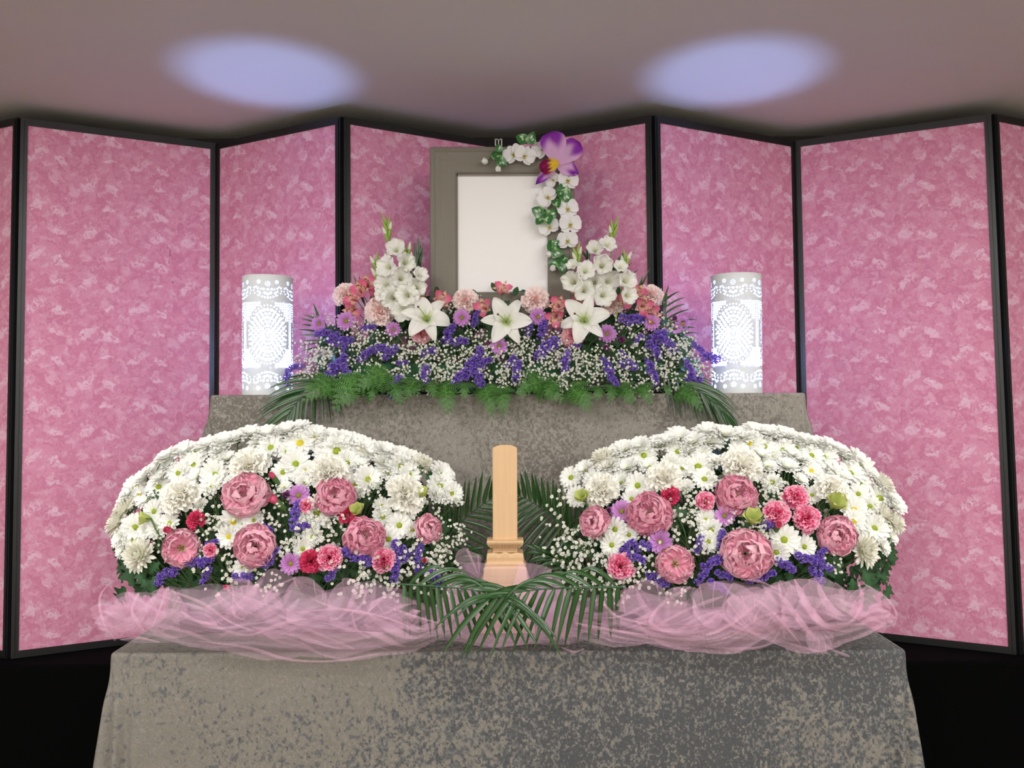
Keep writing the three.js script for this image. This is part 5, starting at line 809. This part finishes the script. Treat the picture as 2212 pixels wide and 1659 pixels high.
// ---------- lanterns: pierced white shades with a bright bulb inside ----------
{
  const R = 0.0765, HH = 0.366, px = R / 280, Y = (p) => HH - (p - 145) / 1355 * HH, X = (dx) => R * Math.asin(clamp(dx / 280, -0.999, 0.999));   // pattern coordinates as read off the left lantern
  const secs = [];
  function band(n, p0, p1, draw) {                              // one band of the shade: n repeats of a pierced strip between two heights, bent round
    const SEC = 2 * Math.PI * R / n, y0 = Math.max(0, Y(p1)), y1 = Math.min(HH, Y(p0)), holes = [];
    const ok = (x, y, r) => Math.abs(x) < SEC / 2 - r - 0.0005 && y > y0 + r + 0.001 && y < y1 - r - 0.001 && holes.every(([a, b, q]) => Math.hypot(a - x, b - y) > q + r + 0.0007);
    const add = (x, y, r) => { for (const q of [r, r * 0.8, r * 0.6]) if (q > 0.0007 && ok(x, y, q)) { holes.push([x, y, q]); return; } };
    draw(add, SEC);
    const sh = new THREE.Shape([[-SEC / 2, y0], [SEC / 2, y0], [SEC / 2, y1], [-SEC / 2, y1]].map(([x, y]) => new THREE.Vector2(x, y)));
    for (const [x, y, r] of holes) { const k = r > 0.0028 ? 10 : 7, p = new THREE.Path(); p.setFromPoints([...Array(k).keys()].map((i) => new THREE.Vector2(x + r * Math.cos(-i / k * 6.2832), y + r * Math.sin(-i / k * 6.2832)))); sh.holes.push(p); }
    const fg = new TessellateModifier(0.011, 7).modify(new THREE.ShapeGeometry(sh));
    for (let s = 0; s < n; s++) { const g = fg.clone(), p = g.attributes.position, nn = new Float32Array(p.count * 3); for (let i = 0; i < p.count; i++) { const a = p.getX(i) / R + s * 2 * Math.PI / n, y = p.getY(i); nn[i * 3] = Math.sin(a); nn[i * 3 + 2] = Math.cos(a); p.setXYZ(i, Math.sin(a) * R, y, Math.cos(a) * R); } g.setAttribute('normal', new THREE.BufferAttribute(nn, 3)); secs.push(g); }
  }
  const crest = (yc, sg) => (add) => {
    const both = (dx, y, r) => { add(X(dx), Y(y), r); if (dx) add(-X(dx), Y(y), r); };
    const flower = (dx, y, s, n) => { for (const d of dx ? [-1, 1] : [1]) { for (let k = 0; k < n; k++) add(d * X(dx) + Math.sin(k / n * 6.283) * s, Y(y) + Math.cos(k / n * 6.283) * s * sg, s * 2.35 / n); add(d * X(dx), Y(y), s * 0.3); } };
    flower(0, yc, 0.0066, 7); flower(98, yc - sg * 22, 0.0048, 6);
    for (let k = 0; k < 11; k++) { const a = lerp(-1.0, 3.5, k / 10); both(126 + Math.cos(a) * 24, yc + sg * (72 - Math.sin(a) * 40), k < 3 ? 0.0024 : 0.0032); }
    for (let k = 0; k < 8; k++) both(k * 15, yc + sg * (158 - k * k * 0.75), 0.0029);
    for (let k = 0; k < 3; k++) both(30 + k * 26, yc + sg * (104 + (k % 2) * 8), 0.0044);
    both(0, yc + sg * 64, 0.004); both(44, yc + sg * 62, 0.0038); both(0, yc + sg * 118, 0.0038); both(74, yc + sg * 62, 0.0026); both(22, yc + sg * 84, 0.002); both(108, yc + sg * 128, 0.0026);
  };
  band(5, 145, 440, crest(245, 1)); band(5, 1205, 1500, crest(1400, -1));
  band(3, 440, 1205, (add, SEC) => {
    const yc = Y(820), A = 0.061, B = 0.089;
    for (let k = 0; k < 40; k++) { const a = k / 40 * Math.PI * 2; add(Math.sin(a) * A, yc + Math.cos(a) * B, 0.0025); }   // beaded oval
    for (let q = 0; q < 7; q++) { const f = 0.86 - q * 0.135, n = Math.round(30 * f) + 3; for (let k = 0; k < n; k++) { const a = (k + (q % 2) * 0.5) / n * Math.PI * 2; add(Math.sin(a) * A * f, yc + Math.cos(a) * B * f, 0.005 - (q % 2) * 0.001); } }
    for (const sy of [-1, 1]) for (let i = 0; i < 8; i++) for (let j = 0; j < 7; j++) { const x = 0.068 - j * 0.0072, y = yc + sy * (0.0965 - i * 0.0072); if (Math.pow(x / (A + 0.0062), 2) + Math.pow((y - yc) / (B + 0.0068), 2) > 1) for (const s of [-1, 1]) add(s * x, y, 0.0034 - ((i + j) % 2) * 0.0006); }
    for (let k = 0; k < 32; k++) for (const s of [-1, 1]) add(s * 0.0762, yc + 0.0985 - k * 0.0064, 0.0024);
  });
  const shade = merge(secs), china = phys({ color: C('#d9dcdb'), roughness: 0.9, transmission: 0.013, thickness: 0, side: THREE.DoubleSide, specularIntensity: 0.3 });
  const rim = new THREE.LatheGeometry([[R - 0.0045, 0], [R - 0.0045, 0.003], [R - 0.001, 0.0045], [R + 0.0008, 0.003], [R + 0.0008, 0]].map(([x, y]) => new THREE.Vector2(x, y)), 64);
  [[578, 'left', 0.0], [1592, 'right', -0.12]].forEach(([u, side, turn]) => {
    const c = at(u, 845, 2.535), t = thing('lantern', `glowing white cylinder lantern with pierced lace pattern on the ${side} end of the rear table`, 'lantern', V(c.x, TOP2, c.z), 'lace-pattern lanterns either side of the flowers');
    mesh('lamp_shade', shade, china, t).rotation.y = turn + Math.atan2(-c.x, -c.z);
    mesh('rim', rim.clone().translate(0, HH - 0.002, 0), china, t); mesh('base', new THREE.CylinderGeometry(R - 0.004, R - 0.004, 0.012, 48).translate(0, 0.007, 0), std({ color: C('#e9ebea'), roughness: 0.7 }), t);
    mesh('liner', new THREE.CylinderGeometry(R - 0.006, R - 0.006, HH - 0.012, 48, 1, true).translate(0, HH / 2, 0), phys({ color: C('#f4f6f6'), roughness: 1, transmission: 0.92, thickness: 0, side: THREE.DoubleSide, specularIntensity: 0.1 }), t);
    mesh('lamp_socket', new THREE.CylinderGeometry(0.014, 0.018, 0.085, 16).translate(0, 0.055, 0), std({ color: C('#e4e4e2'), roughness: 0.5 }), t);
    mesh('bulb', new THREE.SphereGeometry(0.026, 20, 14).scale(1, 1.15, 1).translate(0, 0.127, 0), std({ color: C('#ffffff'), emissive: BULB_C, emissiveIntensity: 6 }), t);
    const l = new THREE.PointLight(BULB_C, BULB_I, 0, 2); l.name = 'lantern_bulb_lamp'; l.position.set(c.x, TOP2 + 0.13, c.z); l.castShadow = true; l.shadow.radius = 1.3; scene.add(l);
  });
}

// ---------- the blank wooden memorial tablet ----------
{
  const D = 2.03, k = D / F, c = at(1091, 1100, D), t = thing('memorial_tablet', 'plain pale wooden memorial tablet on a carved stepped foot between the two mounds', 'tablet', V(c.x, TOP1, -D));
  const woodT = texture(512, 512, (x, y) => { const n = fbm(x * 40 + 2 * fbm(y * 2, x * 4, 64, 2), y * 1.5, 160, 3), f = fbm(x * 160, y * 8, 160, 2); return mix3([202, 165, 122], [212, 178, 138], n * 0.7 + f * 0.3); }, true, 1, 1), wood = std({ map: woodT, roughness: 0.55 }), wood2 = std({ map: woodT, roughness: 0.6 });
  const yy = (v) => at(1091, v, D).y - TOP1, w = 53 * k / 2, y0 = yy(1164), y1 = yy(967), yc = yy(961);
  const body = (ww, a, b, top, dep) => { const s = new THREE.Shape(); s.moveTo(-ww, a); s.lineTo(ww, a); s.lineTo(ww, b); s.quadraticCurveTo(ww * 0.55, top + 0.001, 0, top); s.quadraticCurveTo(-ww * 0.55, top + 0.001, -ww, b); s.lineTo(-ww, a); return new THREE.ExtrudeGeometry(s, { depth: dep, bevelEnabled: true, bevelSize: 0.0022, bevelThickness: 0.003, bevelSegments: 2, curveSegments: 16 }); };
  const uvw = (g) => { const p = g.attributes.position, u = new Float32Array(p.count * 2); for (let i = 0; i < p.count; i++) { u[i * 2] = p.getX(i) * 8 + p.getZ(i) * 8; u[i * 2 + 1] = p.getY(i) * 3; } g.setAttribute('uv', new THREE.BufferAttribute(u, 2)); return g; };
  mesh('board', uvw(body(w - 0.002, y0, y1 - 0.002, yc - 0.002, 0.016).translate(0, 0, -0.01)), wood, t);
  const tierGeo = (hw, hd, a, b, prof, wave) => { // a moulded block: prof lists [offset, height share]; wave cuts a carved lower or upper edge
    const per = []; for (const [x0, z0, x1, z1] of [[-hw, hd, hw, hd], [hw, hd, hw, -hd], [hw, -hd, -hw, -hd], [-hw, -hd, -hw, hd]]) for (let i = 0; i < 28; i++) per.push([lerp(x0, x1, i / 28), lerp(z0, z1, i / 28)]); per.push(per[0]);
    const n = prof.length - 1, g = grid(per.length - 1, n, (s, q) => { const i = Math.round(s * (per.length - 1)), [x, z] = per[i], [o, f] = prof[Math.round(q * n)], m = (hw + o) / hw, mz = (hd + o) / hd; return V(x * m, lerp(a, b, f) + (wave ? wave(x / hw, f, z / hd) : 0), z * mz); });
    const cap = (f, o, flip) => grid(12, 4, (s, q) => V((hw + o) * (s * 2 - 1), lerp(a, b, f) + (wave ? wave(s * 2 - 1, f, q * 2 - 1) : 0), (hd + o) * (flip ? 1 - q * 2 : q * 2 - 1)));
    return uvw(merge([g, cap(1, prof[n][0], true), cap(0, prof[0][0], false)]).toNonIndexed()); };
  const px = (v) => v * k, T = (name, hwpx, hd, v0, v1, prof, wave) => { const g = tierGeo(px(hwpx), hd, yy(v1), yy(v0), prof, wave); g.computeVertexNormals(); return mesh(name, g, wood2, t); };
  T('cap_moulding', 36, 0.024, 1164, 1181, [[-0.006, 0], [-0.003, 0.15], [0.0, 0.3], [0.003, 0.62], [0.004, 0.8], [0.003, 0.9], [0.003, 1]]);
  { const fl = []; for (let i = -9; i <= 9; i++) fl.push(uvw(taper([V(i * px(3.4), yy(1180), 0.0235), V(i * px(3.6), yy(1172), 0.0285)], 0.0018, 0.0018, 6, 3))); mesh('fluting', merge(fl), wood2, t); }
  T('neck', 26, 0.018, 1181, 1190, [[0, 0], [0, 1]]);
  T('carved_tier', 38.5, 0.03, 1190, 1207, [[0, 0], [0.001, 0.5], [0, 0.85], [-0.002, 1]], (x, f, z) => (f > 0.7 ? 0.0026 * Math.cos(x * 9) * Math.exp(-x * x * 2) * (Math.abs(z) > 0.8 ? 1 : 0.4) - 0.001 : -0.0012 * Math.abs(Math.sin(x * 14))));
  T('carved_tier', 40, 0.036, 1207, 1218, [[0.0, 0], [0.002, 0.5], [-0.003, 1]], (x, f) => (f < 0.3 ? -0.0015 * Math.abs(Math.sin(x * 18)) : 0));
  T('foot_block', 45, 0.044, 1217, 1252, [[0.004, 0], [0.001, 0.4], [0, 0.9], [-0.003, 1]]);
  T('carved_tier', 52, 0.05, 1252, 1290, [[0.005, 0], [0.001, 0.5], [0.002, 0.9], [-0.002, 1]], (x, f) => (f < 0.3 ? 0.003 * Math.cos(x * 8) : 0));
  T('plinth', 58, 0.06, 1286, 1352, [[0.004, 0], [0.004, 0.35], [0, 0.5], [0, 0.95], [-0.003, 1]]);
}

// ---------- pink tulle gathered along the front ----------
{
  const base = { roughness: 0.9, side: THREE.DoubleSide, transparent: true }, tulleMat = [['#f2cde4', 0.1], ['#f1c4de', 0.14], ['#f3c3da', 0.22]].map(([c, o]) => phys({ ...base, color: C(c), opacity: o }));
  const tri = (x) => Math.abs(((x % 1) + 1) % 1 - 0.5) * 4 - 1;
  const zig = (x, w) => { const p = ((x % 1) + 1) % 1; return p < 1 - w ? p / (1 - w) : 1 - (p - 1 + w) / w; };   // a long run forward, then a short fold back
  const rest = (pt, lift) => {                                  // net lies on the table top or hangs down in front of the cloth
    if (pt.y < TOP1 + 0.004) { if (pt.z < Z1 + 0.006 && pt.y > TOP1 - 0.012) pt.y = TOP1 + 0.004 + lift; else if (pt.z < Z1 + 0.006) pt.z = Z1 + 0.006 + lift; }
    return pt;
  };
  // a swag of net: it rises from behind the flowers, puffs out over the edge and ends in a hanging hem; narrow folds lie slantwise across it
  function swag(o) {
    const rr = rng(o.seed), ph = [...Array(10)].map(() => rr() * 10), nS = Math.round(520 * (o.u1 - o.u0) / 760) + 40, nT = 40;
    return grid(nS, nT, (s, t) => {
      const x = lerp(o.u0, o.u1, s), e = Math.pow(Math.max(0, Math.sin(Math.PI * clamp(s, 0, 1))), 0.5), q = x / 100;
      const n1 = vnoise(q * 0.8 + ph[0], t * 1.1 + ph[1], 64) - 0.5, n2 = vnoise(q * 1.7 + ph[2], t * 1.8 + ph[3], 64) - 0.5;
      const vt = o.v0 + 14 * Math.sin(q * 1.7 + ph[4]) + 12 * tri(q * 0.45 + ph[5]) + 8 * Math.sin(q * 4.1 + ph[9]), vb = o.v1 + (o.sag ?? 0) * Math.pow(Math.sin(Math.PI * s), 1.5) + 7 * Math.sin(q * 0.9 + ph[6]) + 5 * tri(q * 0.6 + ph[7]);
      const fold = q * o.freq + o.slant * t * t + o.slant * 0.4 * t + n1 * 1.5 + n2 * 0.5 + ph[8], k = (0.34 + 0.3 * n1) / o.freq * 100, z = zig(fold, 0.2), depth = Math.sin(Math.PI * Math.min(1, 0.12 + t * 0.95));
      const xs = x + (z - 0.5) * k * (0.25 + 0.75 * depth), v = lerp(lerp(vt, vb, t), (vt + vb) / 2 + 14 * n1 + 10 * (t - 0.5), Math.pow(1 - e, 1.3)) + 10 * n2 * depth + 7 * (z - 0.5) * depth * Math.sign(o.slant);
      const d = lerp(o.d0, o.d1, Math.pow(t, 0.8)) - o.puff * Math.sin(Math.PI * Math.min(1, t * 1.1)) * (0.5 + 0.6 * e + 0.8 * n1) - o.amp * (z + 0.4 * tri(fold * 2)) * depth;
      return rest(at(xs, v, d), 0.001 * (1 + z));
    });
  }
  // a loose loop: net gathered at one point and fanned out, its rim folded back behind it
  function loop([u, v, d, a0, a1, ra, rb, bulge, n, seed]) {
    const rr = rng(seed), ph = [...Array(6)].map(() => rr() * 6);
    return grid(70, 20, (s, t) => {
      const rho = t < 0.84 ? t / 0.84 : 1 - (t - 0.84) * (0.5 + 0.4 * Math.sin(s * 4 + ph[1])), f = s * n + 0.4 * Math.sin(s * 4 + ph[0]) + 0.25 * t * Math.sin(ph[4]), z = zig(f, 0.16), th = (lerp(a0, a1, s) + (z - 0.5) * 0.42 * (a1 - a0) / n * (1 - 0.35 * rho)) * Math.PI / 180 + 0.25 * Math.sin(rho * 2.6 + ph[5]) * Math.sin(ph[3]);
      const edge = Math.pow(Math.sin(Math.PI * clamp(0.05 + 0.9 * s, 0, 1)), 0.5), r = lerp(ra, rb, 0.5 + 0.5 * Math.sin(s * 3.4 + ph[2])) * (1 + 0.1 * Math.sin(s * 8 + ph[3]) + 0.04 * (z - 0.5)) * (0.45 + 0.55 * edge);
      return rest(at(u + Math.cos(th) * rho * r, v - Math.sin(th) * rho * r, d - bulge * Math.sin(Math.PI * Math.min(1, rho * 0.62)) + (t > 0.84 ? 0.02 * (t - 0.84) / 0.16 : 0) - 0.01 * z * rho), 0.001 * (1 + z));
    });
  }
  // a narrow rolled fold of the net, open at the back
  function roll(pts, w) {
    const P = pts.map(([u, v], i) => at(u, v, (v < 1330 ? lerp(1.85, 1.772, clamp((v - 1250) / 80, 0, 1)) : lerp(1.772, 1.815, clamp((v - 1330) / 75, 0, 1))))), cv = new THREE.CatmullRomCurve3(P), fwd = V(0, 0, 1);
    return grid(6, 28, (a, t) => { const p = cv.getPoint(t), tg = cv.getTangent(t), x = new THREE.Vector3().crossVectors(tg, fwd).normalize(), k = w * 0.0007 * Math.pow(Math.sin(Math.PI * (0.08 + 0.84 * t)), 0.7) * (1 + 0.25 * Math.sin(t * 9 + w)), an = (a - 0.5) * 4.2; return rest(p.addScaledVector(x, Math.sin(an) * k).addScaledVector(fwd, Math.cos(an) * k * 0.8), 0.002); });
  }
  const build = (name, label, cx, swags, loops, rolls = []) => {
    const t = thing(name, label, 'tulle', V(0, 0, 0), 'pink tulle drapes'), c = at(cx, 1400, 1.85); t.position.set(c.x, TOP1, c.z);
    const put = (g, m) => { g.translate(-t.position.x, -t.position.y, -t.position.z); g.computeVertexNormals(); mesh('fold', g, m, t); };
    swags.forEach((l) => put(swag(l), tulleMat[l.m ?? 0])); loops.forEach((l) => put(loop(l), tulleMat[1])); rolls.forEach(([w, ...p]) => put(roll(p, w), tulleMat[2]));
  };
  build('tulle_drape', 'pale pink tulle bunched along the front of the left flower mound', 585, [
    { seed: 1, u0: 215, u1: 975, v0: 1272, v1: 1394, sag: 12, d0: 1.9, d1: 1.82, puff: 0.045, amp: 0.012, freq: 1.0, slant: 1.6 }, { seed: 2, u0: 330, u1: 950, v0: 1285, v1: 1396, sag: 34, d0: 1.88, d1: 1.815, puff: 0.035, amp: 0.01, freq: 0.8, slant: -2.0, m: 1 },
    { seed: 3, u0: 490, u1: 900, v0: 1255, v1: 1380, sag: 14, d0: 1.87, d1: 1.80, puff: 0.05, amp: 0.014, freq: 1.2, slant: 2.4, m: 1 }, { seed: 4, u0: 222, u1: 520, v0: 1268, v1: 1372, sag: 8, d0: 1.86, d1: 1.81, puff: 0.04, amp: 0.014, freq: 1.2, slant: -1.2, m: 1 },
    { seed: 5, u0: 560, u1: 985, v0: 1325, v1: 1392, sag: 26, d0: 1.85, d1: 1.81, puff: 0.03, amp: 0.01, freq: 0.8, slant: -2.6, m: 1 }, { seed: 6, u0: 380, u1: 760, v0: 1310, v1: 1385, sag: 18, d0: 1.84, d1: 1.805, puff: 0.03, amp: 0.012, freq: 1.0, slant: 2.8 }],
    [[248, 1385, 1.84, 40, 140, 90, 125, 0.03, 4, 3], [285, 1375, 1.825, 50, 165, 90, 112, 0.03, 4, 1], [345, 1370, 1.82, 30, 130, 85, 110, 0.03, 4, 2], [510, 1362, 1.82, 60, 170, 80, 120, 0.04, 4, 4], [560, 1335, 1.81, 20, 150, 70, 85, 0.04, 4, 6], [690, 1365, 1.805, 55, 150, 100, 118, 0.045, 5, 7], [760, 1340, 1.81, 30, 165, 75, 95, 0.04, 4, 8], [860, 1370, 1.85, 50, 160, 75, 105, 0.03, 4, 10]],
    [[4, [238, 1258], [216, 1290], [226, 1350], [246, 1378]], [7, [300, 1280], [285, 1320], [310, 1362]], [5, [358, 1272], [440, 1305], [500, 1345], [562, 1368]], [4, [356, 1275], [348, 1310], [330, 1352]], [5, [505, 1278], [560, 1302], [655, 1325]], [4, [503, 1275], [508, 1330], [530, 1340]], [6, [640, 1246], [580, 1280], [578, 1310], [650, 1352], [765, 1402]], [4, [668, 1290], [720, 1312], [790, 1322]], [4, [792, 1268], [785, 1300], [755, 1330]], [6, [662, 1336], [600, 1350], [535, 1372], [440, 1345]], [5, [430, 1385], [540, 1400], [620, 1424], [720, 1428], [820, 1412]], [4, [830, 1308], [890, 1330], [970, 1352]], [5, [640, 1322], [740, 1318], [850, 1340], [900, 1365]], [4, [700, 1345], [760, 1362], [830, 1368]], [5, [760, 1318], [770, 1360], [800, 1380]], [4, [260, 1382], [300, 1378], [345, 1388]], [6, [390, 1320], [420, 1340], [470, 1350]]]);
  build('tulle_drape', 'rosy pink tulle gathered in deep puffs along the front of the right flower mound', 1580, [
    { seed: 11, u0: 1225, u1: 1925, v0: 1272, v1: 1388, sag: 8, d0: 1.9, d1: 1.82, puff: 0.045, amp: 0.013, freq: 1.1, slant: -1.6, m: 1 }, { seed: 12, u0: 1380, u1: 1700, v0: 1290, v1: 1386, sag: 22, d0: 1.87, d1: 1.805, puff: 0.045, amp: 0.016, freq: 1.2, slant: 2.2, m: 2 },
    { seed: 13, u0: 1590, u1: 1920, v0: 1265, v1: 1384, sag: 30, d0: 1.86, d1: 1.80, puff: 0.05, amp: 0.016, freq: 1.3, slant: -2.0, m: 2 }, { seed: 14, u0: 1240, u1: 1560, v0: 1285, v1: 1382, sag: 10, d0: 1.87, d1: 1.81, puff: 0.04, amp: 0.014, freq: 1.1, slant: 2.6, m: 1 },
    { seed: 15, u0: 1195, u1: 1720, v0: 1330, v1: 1388, sag: 8, d0: 1.85, d1: 1.81, puff: 0.02, amp: 0.01, freq: 0.9, slant: -3.0, m: 1 }],
    [[1765, 1350, 1.80, 20, 120, 90, 125, 0.05, 6, 21], [1760, 1348, 1.80, 95, 185, 60, 110, 0.04, 5, 22], [1850, 1355, 1.82, -5, 110, 75, 105, 0.03, 5, 23], [1690, 1320, 1.81, 40, 150, 60, 85, 0.04, 4, 25], [1560, 1365, 1.81, 40, 155, 95, 120, 0.05, 6, 27], [1410, 1360, 1.82, 25, 140, 80, 130, 0.04, 5, 28], [1640, 1375, 1.80, 55, 150, 90, 115, 0.04, 4, 31], [1480, 1310, 1.83, 20, 160, 45, 65, 0.03, 4, 33], [1765, 1350, 1.79, 20, 170, 55, 75, 0.04, 8, 41], [1765, 1352, 1.79, 200, 330, 40, 62, 0.03, 6, 42], [1415, 1358, 1.80, -10, 60, 90, 150, 0.03, 4, 43]],
    [[4, [1352, 1268], [1346, 1290], [1350, 1325]], [8, [1492, 1268], [1430, 1305], [1405, 1345], [1440, 1366], [1520, 1376]], [6, [1562, 1288], [1490, 1315], [1436, 1342]], [6, [1640, 1372], [1575, 1345], [1562, 1312], [1585, 1285]], [7, [1682, 1258], [1690, 1310], [1694, 1380]], [5, [1702, 1256], [1740, 1300], [1768, 1345]], [6, [1852, 1250], [1862, 1300], [1835, 1345], [1775, 1352]], [5, [1862, 1258], [1910, 1290], [1936, 1325], [1930, 1355]], [9, [1730, 1362], [1790, 1352], [1865, 1348]], [6, [1755, 1378], [1800, 1405], [1835, 1418]], [5, [1528, 1398], [1600, 1402], [1660, 1392], [1692, 1352]], [4, [1600, 1252], [1640, 1256], [1684, 1275]], [6, [1450, 1378], [1500, 1340], [1560, 1318]], [5, [1300, 1300], [1330, 1330], [1400, 1350]], [5, [1240, 1345], [1320, 1362], [1400, 1372]], [4, [1690, 1385], [1740, 1400], [1790, 1412]], [5, [1790, 1285], [1760, 1320], [1765, 1350]], [4, [1650, 1300], [1630, 1340], [1640, 1375]], [4, [1212, 1398], [1240, 1408], [1262, 1402]]]);
  build('tulle_drape', 'smooth sheet of pink tulle over the foot of the wooden tablet under the palm leaves', 1095, [
    { seed: 21, u0: 945, u1: 1245, v0: 1225, v1: 1384, d0: 1.96, d1: 1.84, puff: 0.0, amp: 0.003, freq: 0.6, slant: 0.6, m: 1 }, { seed: 22, u0: 930, u1: 1260, v0: 1262, v1: 1390, d0: 1.95, d1: 1.84, puff: 0.0, amp: 0.004, freq: 0.7, slant: -0.8, m: 1 },
    { seed: 23, u0: 920, u1: 1270, v0: 1300, v1: 1390, d0: 1.93, d1: 1.835, puff: 0.01, amp: 0.004, freq: 0.5, slant: 0.9, m: 1 }, { seed: 24, u0: 920, u1: 1270, v0: 1290, v1: 1394, d0: 1.92, d1: 1.832, puff: 0.01, amp: 0.004, freq: 0.5, slant: -0.9, m: 1 }],
    [[1035, 1250, 1.96, 80, 150, 65, 82, 0.01, 2, 41], [1230, 1395, 1.83, 60, 130, 40, 70, 0.01, 2, 42]]);
}
giveLabels();
renderer.render(scene, camera);
